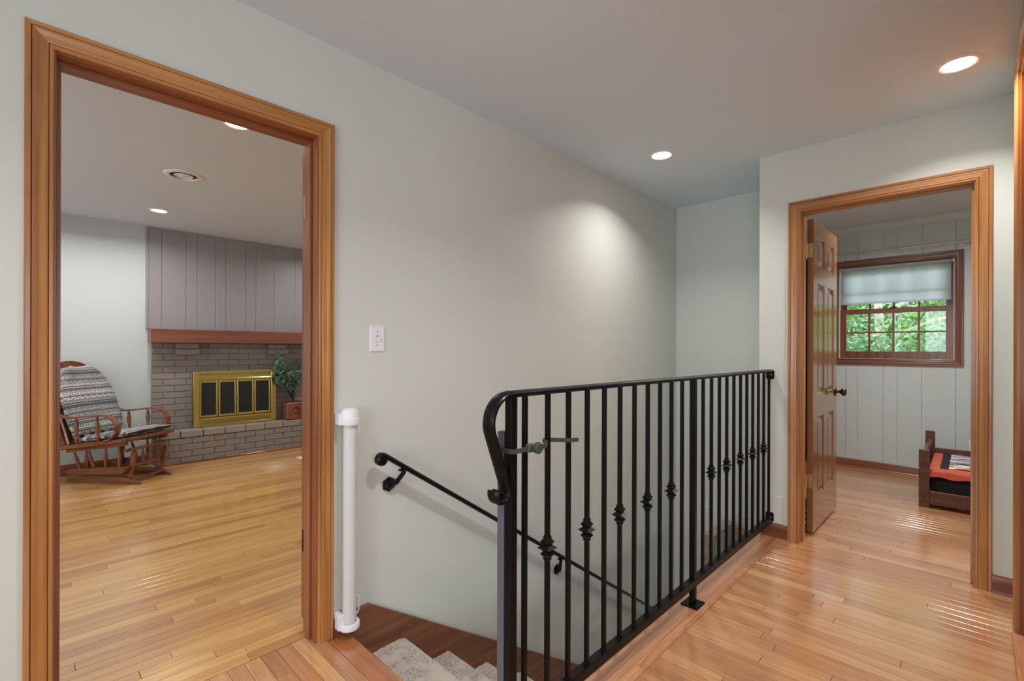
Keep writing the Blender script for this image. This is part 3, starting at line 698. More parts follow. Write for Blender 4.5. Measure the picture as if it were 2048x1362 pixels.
GX, GY = .945, W0 - .047
gt = root('retractable_gate', (GX, GY, .05), 'white retractable baby gate roll mounted beside the left doorway casing', 'safety gate')
T_ = Matrix.Translation
obj('mesh_roll', MB().lathe([(.0265, .07), (.0275, .08), (.0275, .86), (.0265, .872)], 28, T_((GX, GY, 0))), M['mesh'], gt, smooth=True)
obj('inner_tube', MB().lathe([(.025, .05), (.025, .885)], 24, T_((GX, GY, 0))), M['mesh'], gt, smooth=True)
c_ = obj('top_cap', MB().lathe([(.001, .878), (.040, .878), (.041, .882), (.041, .902), (.0375, .905), (.0375, .926), (.034, .937), (.025, .945), (.001, .948)], 32, T_((GX, GY, 0))), M['white'], gt, smooth=True)
obj('base_ring', MB().lathe([(.029, .052), (.029, .062), (.040, .062), (.0415, .058), (.0415, .040), (.039, .036), (.001, .036)], 32, T_((GX, GY, 0))), M['white'], gt, smooth=True)
for z0, z1 in ((.878, .925), (.040, .10)):
    obj('mounting_bracket', MB().box(.896, GX - .022, W0 - .052, W0 - .002, z0, z1, .002), M['white'], gt)
for z0, z1 in ((.84, .878), (.085, .155)):
    hx = GX + .034
    obj('gate_hook', MB().tube([(GX + .022, GY - .004, z1), (hx, GY - .004, z1 + .004), (hx + .006, GY - .004, z1 - .004), (hx + .006, GY - .004, z0 + .012), (hx, GY - .004, z0 + .004), (GX + .022, GY - .004, z0 - .006)], .0028, 8), M['white'], gt, smooth=True)

# stair handrail
hr = root('stair_handrail', (2.2, 1.83, 0), 'slim black iron handrail with scrolled end sloping down the stairwell wall', 'handrail')
HA = Vector((1.068, 1.83, .742)); sd = Vector((2.408, 0, -1.60)).normalized(); nu = Vector((-sd.z, 0, sd.x))
HP = [(-.020, 0), (-.020, .005), (-.012, .012), (.012, .012), (.020, .005), (.020, 0), (.014, -.008), (-.014, -.008)]
endp = HA + sd * 3.45
pth = [endp, HA + sd * .03]
cc = HA + sd * .022 - nu * .019
for i in range(0, 15):
    th = math.atan2(nu.z, nu.x) + i * (PI * 1.75) / 14; r_ = .019 - .009 * i / 14
    pth.append(cc + Vector((cos(th), 0, sin(th))) * r_)
obj('rail', MB().sweep(pth, [(a_, -b_) for a_, b_ in HP], (0, 1, 0)), M['iron'], hr, smooth=True)
obj('scroll_eye', MB().lathe([(.001, -.021), (.014, -.020), (.019, -.015), (.020, 0), (.019, .015), (.014, .020), (.001, .021)], 18, T_(cc) @ Matrix.Rotation(PI / 2, 4, 'X')), M['iron'], hr, smooth=True)
for ax_, rx, rz in ((1.190, 1.155, .579), (2.318, 2.366, -.204)):
    za = HA.z + (ax_ - HA.x) * (sd.z / sd.x)
    b_ = obj('rail_bracket', MB().tube([(rx, W0 - .012, rz), (rx + (ax_ - rx) * .45, W0 - .04, rz + .012), (ax_, 1.834, za - .022), (ax_, 1.83, za - .008)], [.012, .011, .010, .009], 10), M['iron'], hr, smooth=True)
    obj('saddle', MB().box(ax_ - .026, ax_ + .026, 1.818, 1.842, za - .012, za - .004, .002), M['iron'], b_)
    obj('rosette', MB().lathe([(.034, 0), (.034, .006), (.022, .013), (.015, .020)], 6, T_((rx, W0 - .0005, rz)) @ Matrix.Rotation(PI / 2, 4, 'X') @ Matrix.Rotation(PI / 6, 4, 'Z')), M['iron'], b_)

# ------------------------------------------------------------------ switch, outlets, access panel
sw = root('light_switch', (1.094, W0, 1.236), 'white toggle light switch plate on the grey hall wall', 'light switch')
obj('switch_plate', MB().box(1.058, 1.130, W0 - .006, W0, 1.178, 1.294, .003), M['white'], sw)
obj('toggle', MB().prism([(0, -.012), (.012, -.010), (.013, -.004), (0, .011)], lambda d_, z: (1.089, W0 - .006 - d_, 1.234 + z), lambda d_, z: (1.099, W0 - .006 - d_, 1.234 + z)), M['white'], sw)
obj('toggle_slot', MB().box(1.088, 1.100, W0 - .0065, W0 - .0055, 1.222, 1.250), M['greycloth'], sw)
for z in (1.266, 1.206): obj('screw', MB().rod((1.094, W0 - .0055, z), (1.094, W0 - .0068, z), .003, 10), M['bolt'], sw)
def outlet(x, y, z, ax, label):
    r = root('wall_outlet', (x, y, z), label, 'outlet')
    B = (lambda a0, a1, z0, z1, d0, d1, c: MB().box(x + d0, x + d1, y + a0, y + a1, z + z0, z + z1, c)) if ax == 'x' else (lambda a0, a1, z0, z1, d0, d1, c: MB().box(x + a0, x + a1, y + d0, y + d1, z + z0, z + z1, c))
    obj('cover_plate', B(-.036, .036, -.058, .058, -.006, 0, .002), M['white'], r)
    for zz in (-.02, .02):
        s_ = obj('socket', B(-.016, .016, zz - .014, zz + .014, -.0075, -.005, .001), M['white'], r)
        obj('slot', B(-.008, -.006, zz - .003, zz + .006, -.0078, -.0072, 0), M['black'], s_); obj('slot', B(.006, .008, zz - .003, zz + .006, -.0078, -.0072, 0), M['black'], s_)
outlet(XB, .012, .335, 'x', 'white duplex outlet on the bedroom wall above the small bed')
outlet(.298, YL, .33, 'y', 'pale outlet on the living room wall behind the glider chair')
ap = obj('access_panel', MB().box(XF - .006, XF, .873, .985, .087, .262, .0015), M['wall']); tag(ap, 'painted access panel low on the wall between railing end and bedroom door', 'wall panel')
obj('panel_edge', MB().box(XF - .0075, XF - .0055, .877, .981, .092, .257, .0005), M['wall'], ap)

# ------------------------------------------------------------------ recessed lights and vent
LAB = {0: 'recessed ceiling light over the stairwell, the farther of two in the hall', 1: 'recessed ceiling light near the top right corner before the bedroom door'}
def lamp(i, x, y, label, group, watt=None, spread=160):
    r = root('recessed_light', (x, y, CE), label, 'ceiling light', group)
    obj('trim_ring', MB().lathe([(.057, -.0005), (.058, -.004), (.064, -.007), (.076, -.005), (.079, -.0005)], 36, T_((x, y, CE))), M['trimring'], r, smooth=True)
    obj('lens', MB().lathe([(.001, -.0035), (.054, -.0035), (.058, -.003), (.058, -.0005), (.001, -.0005)], 36, T_((x, y, CE))), M['lens'], r, smooth=True)
    l = bpy.data.lights.new('lamp_light', 'AREA'); l.shape = 'DISK'; l.size = .095; l.energy = watt or LAMP_W; l.color = LAMP_C; l.spread = math.radians(spread)
    o = bpy.data.objects.new('lamp_light', l); C.objects.link(o); o.parent = r; o.location = (0, 0, -.0042)
for i, (x, y) in enumerate(HALL_LAMPS): lamp(i, x, y, LAB.get(i) or 'recessed hall ceiling light out of view, ' + ('above the top of the stairs', 'behind the photographer', 'farthest behind the photographer')[i - 2], 'recessed hall ceiling lights', {0: 5.5, 1: 6.0}.get(i, 9.0), 130)
ll = ['recessed light on living room ceiling nearest the fireplace wall', 'recessed light at the left edge of the living room ceiling', 'recessed light just under the head of the left doorway']
for i, (x, y) in enumerate(LIVING_LAMPS): lamp(i, x, y, ll[i] if i < 3 else 'recessed living room ceiling light out of view, ' + ('right of the fireplace', 'over the right of the room', 'over the left of the room')[i - 3], 'recessed living room ceiling lights', LIV_W)
for x, y in BED_FILL_LAMPS: lamp(9, x, y, 'added bedroom ceiling fill light out of view, ' + ('nearer the doorway', 'farther from the doorway')[y < -1], 'added bedroom ceiling fill lights', 17)
v = root('ceiling_vent', (.805, 4.10, CE), 'round white ceiling air vent with dark slots in the living room', 'vent')
TV = T_((.805, 4.10, CE))
obj('outer_ring', MB().lathe([(.085, -.001), (.088, -.010), (.112, -.008), (.122, -.001)], 36, TV), M['white'], v, smooth=True)
obj('dark_throat', MB().lathe([(.001, -.0012), (.088, -.0012), (.088, -.0004), (.001, -.0004)], 30, TV), M['black'], v)
obj('vent_cone', MB().lathe([(.052, -.003), (.060, -.007), (.057, -.009), (.050, -.005)], 36, TV), M['white'], v, smooth=True)
obj('vent_cone', MB().lathe([(.001, -.012), (.020, -.011), (.032, -.007), (.028, -.004), (.001, -.004)], 36, TV), M['white'], v, smooth=True)
obj('damper_pin', MB().rod((.805, 4.10, CE - .022), (.805, 4.10, CE - .034), .004, 8), M['white'], v)

# ------------------------------------------------------------------ living room: panelling, fireplace
PF = YL - .02   # panelling face
pl = root('wall_living_panelling', (2.0, YL, 1.4), 'mauve grey vertical board panelling above the mantel', 'wall', kind='structure')
gx = [.89, 1.005, 1.218, 1.319, 1.495, 1.598, 1.804, 1.912, 2.112, 2.36, 2.46, 2.66, 2.78, 2.98, 3.09, 3.3, 3.5, 3.69]
for a, b_ in zip(gx[:-1], gx[1:]): obj('wall_panel', MB().box(a + .0012, b_ - .0012, PF, YL, 1.39, CE - .0, .0016), M['panel_liv'], pl)
obj('corner_strip', MB().box(.872, .8925, PF - .006, YL, 1.39, CE, .002), M['panel_liv'], pl)
obj('edge_strip', MB().box(.89, 3.69, PF - .008, PF, CE - .02, CE, .002), M['panel_liv'], pl)
FY = 6.055
fp = root('brick_fireplace', (2.1, FY, 0), 'grey painted brick fireplace wall with raised brick hearth', 'fireplace')
OX0, OX1, OZT = 1.315, 2.055, .885
mb = MB().box(.925, OX0, FY + .006, YL - .001, 0, 1.245).box(OX1, 3.65, FY + .006, YL - .001, 0, 1.245).box(OX0, OX1, FY + .006, YL - .001, OZT, 1.245).box(OX0, OX1, FY + .03, YL - .001, .33, OZT)
mb.box(.93, 3.65, 5.858, FY + .006, 0, .262)
obj('mortar_backing', mb, M['mortar'], fp)
cache = {}
def brick(x0, x1, y0, y1, z0, z1, mt=None, nm='brick'):
    key = (round(x1 - x0, 3), round(y1 - y0, 3), round(z1 - z0, 3), (mt or M['brick']).name)
    cx_, cy_, cz_ = (x0 + x1) / 2, (y0 + y1) / 2 + random.uniform(-.0012, .0012), (z0 + z1) / 2
    l_ = (cx_ - 2.1, cy_ - FY, cz_)
    if key in cache: return share(cache[key], fp, l_)
    hx, hy, hz = (x1 - x0) / 2, (y1 - y0) / 2, (z1 - z0) / 2
    o = obj(nm, MB().box(-hx, hx, -hy, hy, -hz, hz, .003), mt or M['brick'], fp, local=True, loc=l_); cache[key] = o; return o
BL, BH, J = .203, .0667, .008
xa = .918; r_i = 0; z = .335
while z < 1.235:
    zt = min(z + BH - J, 1.243); x = xa - (BL / 2 if r_i % 2 else 0)
    while x < 2.95:
        s0, s1 = max(x, xa), x + BL - J
        parts = [(s0, s1)]
        if z < OZT and zt > .335:
            parts = [(s0, min(s1, OX0)), (max(s0, OX1), s1)]
        for p, q in parts:
            if q - p > .02: brick(p, q, FY, FY + .03, z, zt)
        x += BL
    z += BH; r_i += 1
# hearth face courses and rowlock cap
for c in range(4):
    z = .002 + c * BH; x = .93 - (BL / 2 if c % 2 else 0)
    while x < 3.0:
        s0 = max(x, .93)
        if x + BL - J - s0 > .02: brick(s0, x + BL - J, 5.85, 5.87, z, z + BH - J)
        x += BL
x = .93
while x < 3.0: brick(x, x + BL - J, 5.85 - .004, FY - .002, .268, .335, M['hearthlit']); x += BL
# shoe strip at hearth
obj('hearth_shoe', MB().box(.93, 3.6, 5.836, 5.849, 0, .018, .003), M['baseX'], fp)
# corbels
for x0, x1 in ((1.118, 1.318), (2.035, 2.235)):
    brick(x0, x1, 5.99, FY - .001, 1.187, 1.243); brick(x0 - .006, x1 + .006, 5.975, FY - .001, 1.125, 1.18)
mt = obj('mantel_shelf', MB().box(.888, 3.65, 5.90, PF - .001, 1.246, 1.386, .003), M['mantel']); tag(mt, 'long reddish brown wooden mantel beam above the fireplace', 'mantel')

fi = root('fireplace_insert', (1.685, 6.02, .34), 'brass fireplace door surround with four dark glass panes', 'fireplace doors')
IY = 5.975
X0, X1, Z0, Z1 = 1.268, 2.106, .338, .945
obj('side_post', MB().box(X0, X0 + .055, IY, FY - .001, Z0, Z1, .003), M['brass'], fi); obj('side_post', MB().box(X1 - .055, X1, IY, FY - .001, Z0, Z1, .003), M['brass'], fi)
hd = obj('header', MB().prism([(0, .945), (.0, .915), (.012, .900), (.012, .865), (.004, .855), (.004, .845), (.06, .845), (.06, .945)], lambda d_, z: (X0 + .05, IY + d_, z), lambda d_, z: (X1 - .05, IY + d_, z)), M['brass'], fi)
ft = obj('footer', MB().prism([(0, .338), (0, .350), (.010, .358), (.010, .405), (.002, .415), (.002, .435), (.06, .435), (.06, .338)], lambda d_, z: (X0 + .05, IY + d_, z), lambda d_, z: (X1 - .05, IY + d_, z)), M['brass'], fi)
sl_ = MB()
for i in range(70):
    x = X0 + .07 + i * .0102
    sl_.box(x, x + .004, IY + .0095, IY + .0125, .364, .400); 
obj('vent_slots', sl_, M['black'], ft)
sl_ = MB()
for i in range(70):
    x = X0 + .07 + i * .0102
    sl_.box(x, x + .004, IY + .0115, IY + .0145, .871, .895)
obj('vent_slots', sl_, M['brassdull'], hd)
dw = (X1 - X0 - .11) / 4
for i in range(4):
    a = X0 + .055 + i * dw + .003; b_ = a + dw - .006; y0 = IY + .018; f_ = .018
    fr = obj('folding_door', MB().box(a, a + f_, y0, y0 + .015, .44, .842, .002).box(b_ - f_, b_, y0, y0 + .015, .44, .842, .002).box(a + f_, b_ - f_, y0, y0 + .015, .44, .462, .002).box(a + f_, b_ - f_, y0, y0 + .015, .815, .842, .002), M['brass'], fi)
    obj('dark_pane', MB().box(a + f_, b_ - f_, y0 + .006, y0 + .010, .462, .815), M['darkglass'], fr)
    if i in (1, 2): obj('door_pull', MB().rod(((b_ - .006) if i == 1 else (a + .006), y0, .63), ((b_ - .006) if i == 1 else (a + .006), y0 - .02, .63), .006, 10), M['brass'], fr)

# potted plant on hearth
pp = root('potted_plant', (2.29, 5.95, .335), 'artificial eucalyptus in a square wooden planter on the hearth', 'plant')
obj('planter', MB().box(2.19, 2.39, 5.87, 6.03, .336, .545, .012), M['planter'], pp)
obj('soil', MB().box(2.20, 2.38, 5.88, 6.02, .545, .549), M['soil'], pp)
cv = MB()
for k in range(5):
    a = k * 1.3; cv.tube([(2.29 + .035 * cos(a + t * .7), 5.868, .44 + .035 * sin(a + t * .7) + .005 * t) for t in range(4)], .003, 5)
obj('carved_pattern', cv, M['soil'], pp)
rnd = random.Random(3)
LV = [(0, 0), (.010, .012), (.016, .026), (.015, .040), (.006, .052), (-.006, .052), (-.015, .040), (-.016, .026), (-.010, .012)]
leafme = None
for sidx in range(15):
    a = rnd.uniform(0, 2 * PI); sp = rnd.uniform(.06, .24); hh = rnd.uniform(.22, .60)
    if sidx < 5: a = PI + rnd.uniform(-.6, .5); sp = rnd.uniform(.12, .27); hh = (.28, .34, .45, .56, .40)[sidx]
    base = Vector((2.29, 5.95, .545)); tip = Vector((2.29 + sp * cos(a), min(6.0, 5.93 + sp * .45 * sin(a) - .02), .545 + hh))
    mid = base.lerp(tip, .5) + Vector((-.03 * cos(a), 0, .05))
    P = [(base * (1 - t) ** 2 + mid * 2 * t * (1 - t) + tip * t * t) for t in [i / 8 for i in range(9)]]
    st_ = obj('stem', MB().tube(P, [.004 - .0003 * i for i in range(9)], 5), M['stem'], pp)
    nl = 9 if hh < .4 else 12
    for j in range(nl):
        t = .38 + .62 * j / (nl - 1); p = (base * (1 - t) ** 2 + mid * 2 * t * (1 - t) + tip * t * t)
        s_ = rnd.uniform(1.15, 1.7)
        if leafme is None:
            m_ = MB(); vs = [(x, y, .003 * abs(x) / .016 * 1.5) for x, y in LV]; m_.add([(0, .026, -.001)] + vs, [(0, i + 1, (i + 1) % 9 + 1) for i in range(9)])
            lo = obj('leaf', m_, M['leaf'], st_, local=True, recalc=False); leafme = lo
        else:
            lo = leafme.copy(); C.objects.link(lo); lo.parent = st_
        lo.location = p - Vector(ORG[pp.name]); lo.scale = (s_, s_, s_)
        lo.rotation_euler = (rnd.uniform(.2, 1.5), rnd.uniform(-.7, .7), (j % 2) * PI + rnd.uniform(-1.1, 1.1) + a)
wp = obj('white_floor_sheet', MB().box(2.085, 2.22, 5.20, 5.33, .0005, .004, .001), M['white']); tag(wp, 'white flat sheet on the living room floor beside the door', 'paper')

# ------------------------------------------------------------------ glider rocker (local frame: +x forward, +y to its left)
CA = math.atan2(-.785, .62)
gc = root('glider_rocker', (.625, 5.615, 0), 'wooden glider rocking chair with bentwood arms and turned spindles', 'chair', rz=CA)
def G(nm, mb, p=gc, sm=False, mt=None): return obj(nm, mb, mt or M['chair'], p, local=True, smooth=sm)
TL = .13
def sz(x): return .345 + TL * x        # underside height of tilting seat rail
for sy in (-1, 1):
    y = .165 * sy
    rp = [(-.37, .0), (.34, .0), (.36, .012), (.31, .030), (.25, .052), (.20, .062), (-.22, .062), (-.28, .052), (-.34, .02)]
    G('runner', MB().prism(rp, lambda a, b: (a, y - .014, b), lambda a, b: (a, y + .014, b)))
    yb = .210 * sy
    bp2 = [(-.28, .075), (.24, .105), (.262, .125), (.255, .155), (.235, .162), (-.28, .125), (-.30, .10)]
    G('glide_beam', MB().prism(bp2, lambda a, b: (a, yb - .016, b), lambda a, b: (a, yb + .016, b)))
    lr = [(-.30, sz(-.30) - .035), (.27, sz(.27) - .035), (.27, sz(.27) - .003), (-.30, sz(-.30) - .003)]
    G('lower_rail', MB().prism(lr, lambda a, b: (a, yb - .014, b), lambda a, b: (a, yb + .014, b)))
    for xt, xb_ in ((-.24, -.17), (-.10, -.03), (.07, .07), (.20, .20)):
        G('spindle', MB().turned((xb_, yb, .11), (xt, yb, sz(xt) - .03), [(0, .008), (.1, .009), (.4, .013), (.6, .013), (.85, .009), (1, .008)]), sm=True)
    for xl_ in (-.20, .24):
        G('swing_link', MB().prism([(xl_, .06), (xl_ + .035, .06), (xl_ + .075, .27), (xl_ + .035, .28)], lambda a, b: (a, yb - .045 * sy - .007, b), lambda a, b: (a, yb - .045 * sy + .007, b)))
    ya = .252 * sy
    sr2 = [(-.34, sz(-.34)), (.29, sz(.29)), (.29, sz(.29) + .032), (-.34, sz(-.34) + .032)]
    G('seat_rail', MB().prism(sr2, lambda a, b: (a, ya - .014, b), lambda a, b: (a, ya + .014, b)))
    # bentwood arm
    pa = [(-.40, .66), (-.36, .625), (-.30, .595), (-.23, .583), (-.12, .590), (.0, .605), (.08, .612), (.15, .604), (.205, .575), (.235, .53), (.235, .475), (.205, .43), (.165, .405), (.12, .392)]
    path_ = [Vector((a, ya * 1.04, b)) for a, b in pa]
    G('arm', MB().sweep(path_, [(-.024, -.007), (.024, -.007), (.024, .007), (-.024, .007)], (0, 1, 0)), sm=True)
    for xs in (-.17, .03):
        zt = .588 if xs < 0 else .60
        G('arm_spindle', MB().turned((xs + .01, ya, sz(xs) + .03), (xs, ya, zt), [(0, .008), (.08, .009), (.2, .015), (.27, .010), (.32, .013), (.38, .010), (.55, .016), (.72, .017), (.8, .010), (.85, .013), (.92, .009), (1, .008)], 14), sm=True)
    # back post
    G('back_post', MB().sweep([(-.30, ya * .92, .30), (-.40, ya * .92, .60), (-.50, ya * .86, .90)], [(-.012, -.02), (.012, -.02), (.012, .02), (-.012, .02)], (0, 1, 0)))
for x, z in ((-.26, .035), (.27, .035)): G('stretcher', MB().rod((x, -.165, z), (x, .165, z), .012, 10), sm=True)
G('front_rail', MB().box(.275, .305, -.266, .266, sz(.29), sz(.29) + .034, .004))
G('rear_rail', MB().box(-.345, -.315, -.266, .266, sz(-.33), sz(-.33) + .034, .004))
G('footrest_rail', MB().rod((.262, -.225, .30), (.262, .225, .30), .013, 10), sm=True); G('footrest_rail', MB().rod((.262, -.225, .155), (.262, .225, .155), .012, 10), sm=True)
for y in (-.12, -.04, .04, .12): G('spindle', MB().turned((.262, y, .155), (.262, y, .30), [(0, .007), (.4, .011), (.6, .011), (1, .007)]), sm=True)
G('seat_board', MB().prism([(-.32, sz(-.32) + .012), (.27, sz(.27) + .012), (.27, sz(.27) + .026), (-.32, sz(-.32) + .026)], lambda a, b: (a, -.26, b), lambda a, b: (a, .26, b)))
cr_ = [Vector((-.49 - .045 * (1 - (t / .5) ** 2), t * .48, .915 + .135 * (1 - (abs(t) / .5) ** 2.2))) for t in [(-.5 + i / 14) for i in range(15)]]
m_ = MB(); vs = []; fs = []
for p in cr_:
    for a_, b_ in ((-.011, -.035), (.011, -.035), (.011, .02), (-.011, .02)): vs.append(p + Vector((a_, 0, b_)))
for i in range(14):
    for j in range(4): fs.append((i * 4 + j, i * 4 + (j + 1) % 4, (i + 1) * 4 + (j + 1) % 4, (i + 1) * 4 + j))
fs += [(3, 2, 1, 0), (56, 57, 58, 59)]
G('crest_rail', m_.add(vs, fs), sm=True)
for y in (-.15, -.05, .05, .15): G('back_slat', MB().sweep([(-.315, y, .31), (-.43, y, .62), (-.53, y, .93)], [(-.02, -.005), (.02, -.005), (.02, .005), (-.02, .005)], (0, 1, 0)))

CR_, GR_, DARK, MIDD = lin(206, 204, 198), lin(128, 130, 136), lin(40, 42, 50), lin(84, 87, 95)
def knitcol(i, j):
    """i across, j along rows; rows of fair-isle motifs"""
    r = j % 46
    hv = (j // 46) % 2; CREAM = CR_ if not hv else lin(168, 168, 166); GREY = GR_ if not hv else lin(100, 103, 110)
    if r < 8:  # speckle light
        return DARK if (i * 7 + j * 13 + (i * j) % 5) % 3 == 0 else CREAM
    if r < 10: return MIDD
    if r < 15:
        q = (i + (r - 10)) % 6; return CREAM if abs(q - 3) <= (2 - abs(r - 12)) else DARK
    if r < 17: return CREAM
    if r < 24:
        q = abs(i % 12 - 6); return DARK if q + abs(r - 20) in (4, 5, 1) else CREAM
    if r < 26: return GREY
    if r < 32: return DARK if (i + j) % 2 == 0 else GREY
    if r < 36: return CREAM if (i // 2 + j) % 2 else DARK
    if r < 38: return DARK
    if r < 44: return CREAM if (i + 2 * j) % 5 < 3 else MIDD
    return GREY
def cushion(nm, nu_, nv_, fpos, label, thick):
    """fpos(u,v,side)->Vector local; closed pillow"""
    vs = []; fs = []; cols = []
    for side in (1, -1):
        for j in range(nv_ + 1):
            for i in range(nu_ + 1):
                vs.append(fpos(i / nu_ * 2 - 1, j / nv_ * 2 - 1, side))
    st_ = (nu_ + 1) * (nv_ + 1)
    for s_ in (0, 1):
        for j in range(nv_):
            for i in range(nu_):
                q = s_ * st_ + j * (nu_ + 1) + i
                f_ = (q, q + 1, q + nu_ + 2, q + nu_ + 1); fs.append(f_ if s_ == 0 else f_[::-1]); cols.append(knitcol(i, j))
    m_ = MB().add(vs, fs)
    o = obj(nm, m_, M['knit'], None, recalc=False); o.location = (.625, 5.615, 0); o.rotation_euler = (0, 0, CA)
    paint_faces(o, cols); o.data.shade_smooth(); tag(o, label, 'cushion'); return o
def se(u, v, n=4): return max(0, 1 - (abs(u) ** n)) ** .5 * max(0, 1 - (abs(v) ** n)) ** .5
def back_pos(u, v, side):
    # v -1 bottom .. 1 top along the recline
    L_ = (v + 1) / 2; wd = .25 * (1 if v < -.1 else math.sqrt(max(.0, 1 - ((v + .1) / 1.11) ** 2 * .90)))
    if v < -.6: wd *= 1 - .10 * ((-.6 - v) / .4) ** 2
    y = u * wd; th = .048 * se(u, v, 5) + .008 * sin(L_ * 24 + u * 3) * (1 - abs(u)) * .35
    tuft = -.016 * math.exp(-((abs(u) - .45) ** 2 + (v - .55) ** 2) * 40)
    bx0, bz0 = -.265, .40; bx1, bz1 = -.505, .995
    x = bx0 + (bx1 - bx0) * L_; z = bz0 + (bz1 - bz0) * L_
    nx, nz = .926, .377
    e_ = side * (th + (tuft if side > 0 else 0)) + .055 + .03 * (1 - u * u) * (1 - L_) + .035 * abs(u) ** 2 * L_
    return Vector((x + nx * e_, y, z + nz * e_))
cushion('back_cushion', 140, 190, back_pos, 'grey and white fair isle patterned back cushion on the glider chair', .05)
def seat_pos(u, v, side):
    x = -.17 + (v + 1) / 2 * .475; y = u * .245 * (1 - .05 * max(0, v) ** 4)
    th = .034 * se(u, v, 6) + .003 * sin(u * 9 + v * 5)
    return Vector((x, y, sz(x) + .028 + .037 + side * th))
cushion('seat_cushion', 140, 130, seat_pos, 'grey and white fair isle patterned seat cushion on the glider chair', .04)
tp = obj('cushion_tie', MB().tube([(.25, 5.96, .40), (.23, 5.97, .36), (.245, 5.975, .31), (.225, 5.98, .27)], .003, 6), M['greycloth']); tag(tp, 'thin loose cushion tie hanging behind the glider chair', 'cord')

# ------------------------------------------------------------------ bedroom: bed, curtain, shade, rod
bd = root('toddler_bed', (5.1, -.3, 0), 'low dark brown wooden toddler bed against the bedroom wall', 'bed')
BX0, BX1, BY = 4.775, 5.44, .315
obj('post', MB().box(BX0, BX0 + .028, BY - .062, BY, 0, .437, .003), M['bedwood'], bd)
obj('post', MB().box(BX1, BX1 + .028, BY - .062, BY, 0, .50, .003), M['bedwood'], bd)
obj('post', MB().box(BX0, BX0 + .028, -1.12, -1.058, 0, .437, .003), M['bedwood'], bd); obj('post', MB().box(BX1, BX1 + .028, -1.12, -1.058, 0, .50, .003), M['bedwood'], bd)
obj('end_rail', MB().box(BX0 + .028, BX1, BY - .045, BY - .020, .385, .435, .003), M['bedwood'], bd)
obj('end_rail', MB().box(BX0 + .028, BX1, BY - .045, BY - .020, .06, .20, .003), M['bedwood'], bd)
obj('side_rail', MB().box(BX0 + .004, BX0 + .026, -1.058, BY - .062, .03, .130, .003), M['bedwood'], bd)
obj('side_rail', MB().box(BX1 + .004, BX1 + .026, -1.058, BY - .062, .03, .130, .003), M['bedwood'], bd)
obj('rear_guard', MB().box(BX1 + .004, BX1 + .026, -1.058, BY - .062, .30, .36, .003), M['bedwood'], bd)
for z in (.345, .075): obj('bolt_hole', MB().rod((BX0 + .001, BY - .031, z), (BX0 - .0012, BY - .031, z), .007, 12), M['black'], bd)
obj('bolt_hole', MB().rod((BX0 + .005, BY - .10, .085), (BX0 + .003, BY - .10, .085), .005, 12), M['black'], bd)
obj('slats', MB().box(BX0 + .03, BX1, -1.05, BY - .07, .07, .085), M['bedwood'], bd)
ms = obj('mattress', MB().box(BX0 + .034, BX1 - .005, -1.03, BY - .07, .09, .235, .03), M['blackcloth']); tag(ms, 'thin mattress in a black sheet on the toddler bed', 'mattress')
# quilt: patches coloured face by face
QX0, QX1, QY0, QY1 = BX0 + .022, BX1 - .002, -1.03, BY - .055
nx, ny = 52, 104
rq = random.Random(11); pal = [lin(150, 178, 190), lin(196, 204, 208), lin(214, 212, 206), lin(128, 122, 124), lin(206, 88, 62), lin(120, 158, 176), lin(168, 166, 168), lin(220, 216, 190)]
vs = []; fs = []; cols = []
def qz(x, y):
    ex = min(x - QX0, .04) / .04; ey = min(QY1 - y, .05) / .05; base = .262 + .022 * math.sqrt(max(0, min(1, ex))) + .016 * math.sqrt(max(0, min(1, ey)))
    return base + .006 * sin(x * 31 + y * 12) * sin(y * 27) + .02 * (x - QX0) / .6
for j in range(ny + 1):
    for i in range(nx + 1):
        x = QX0 + (QX1 - QX0) * i / nx; y = QY1 - (QY1 - QY0) * j / ny; vs.append((x, y, qz(x, y)))
nb = len(vs)
# drop skirts along the front and near end
for j in range(ny + 1): y = QY1 - (QY1 - QY0) * j / ny; vs.append((QX0 - .006, y, .236 + .006 * sin(y * 40) ))
for i in range(nx + 1): x = QX0 + (QX1 - QX0) * i / nx; vs.append((x, QY1 + .006, .236 + .006 * sin(x * 50)))
rows = {}
def qcol(i, j):
    x = (QX1 - QX0) * i / nx; y = (QY1 - QY0) * j / ny
    if x < .045 or y < .06: return lin(190, 88, 68)
    xx, yy = x - .045, y - .06
    if (xx % .200) < .022 or (yy < .05 or (yy % .52) < .03): return lin(24, 26, 34)
    r = int(xx / .026); off = rows.setdefault(r, rq.random() * .2); c = int((yy + off) / .085)
    return pal[rows.setdefault((r, c), rq.randrange(8))]
for j in range(ny):
    for i in range(nx): q = j * (nx + 1) + i; fs.append((q, q + nx + 1, q + nx + 2, q + 1)); cols.append(qcol(i, j))
for j in range(ny): fs.append((j * (nx + 1), nb + j, nb + j + 1, (j + 1) * (nx + 1))); cols.append(lin(186, 84, 64))
for i in range(nx): fs.append((i, i + 1, nb + ny + 1 + i + 1, nb + ny + 1 + i)); cols.append(lin(186, 84, 64))
o = obj('patchwork_quilt', MB().add(vs, fs), M['quilt'], None, recalc=False); paint_faces(o, cols); tag(o, 'patchwork quilt with coral border and black sashing on the small bed', 'quilt')
cb = obj('crumpled_sheet', MB().tube([(BX0 + .032, .03, .15), (BX0 + .030, .0, .156), (BX0 + .030, -.2, .15), (BX0 + .030, -.5, .152)], .008, 8), M['greycloth']); tag(cb, 'strip of grey sheet between bed rail and mattress', 'sheet')
o = obj('under_bed_cloth', MB().box(4.84, 5.2, -.5, .1, .001, .012, .004), plain('coral_cloth', lin(190, 74, 58), .9)); tag(o, 'flat coral cloth lying on the floor under the toddler bed', 'cloth')

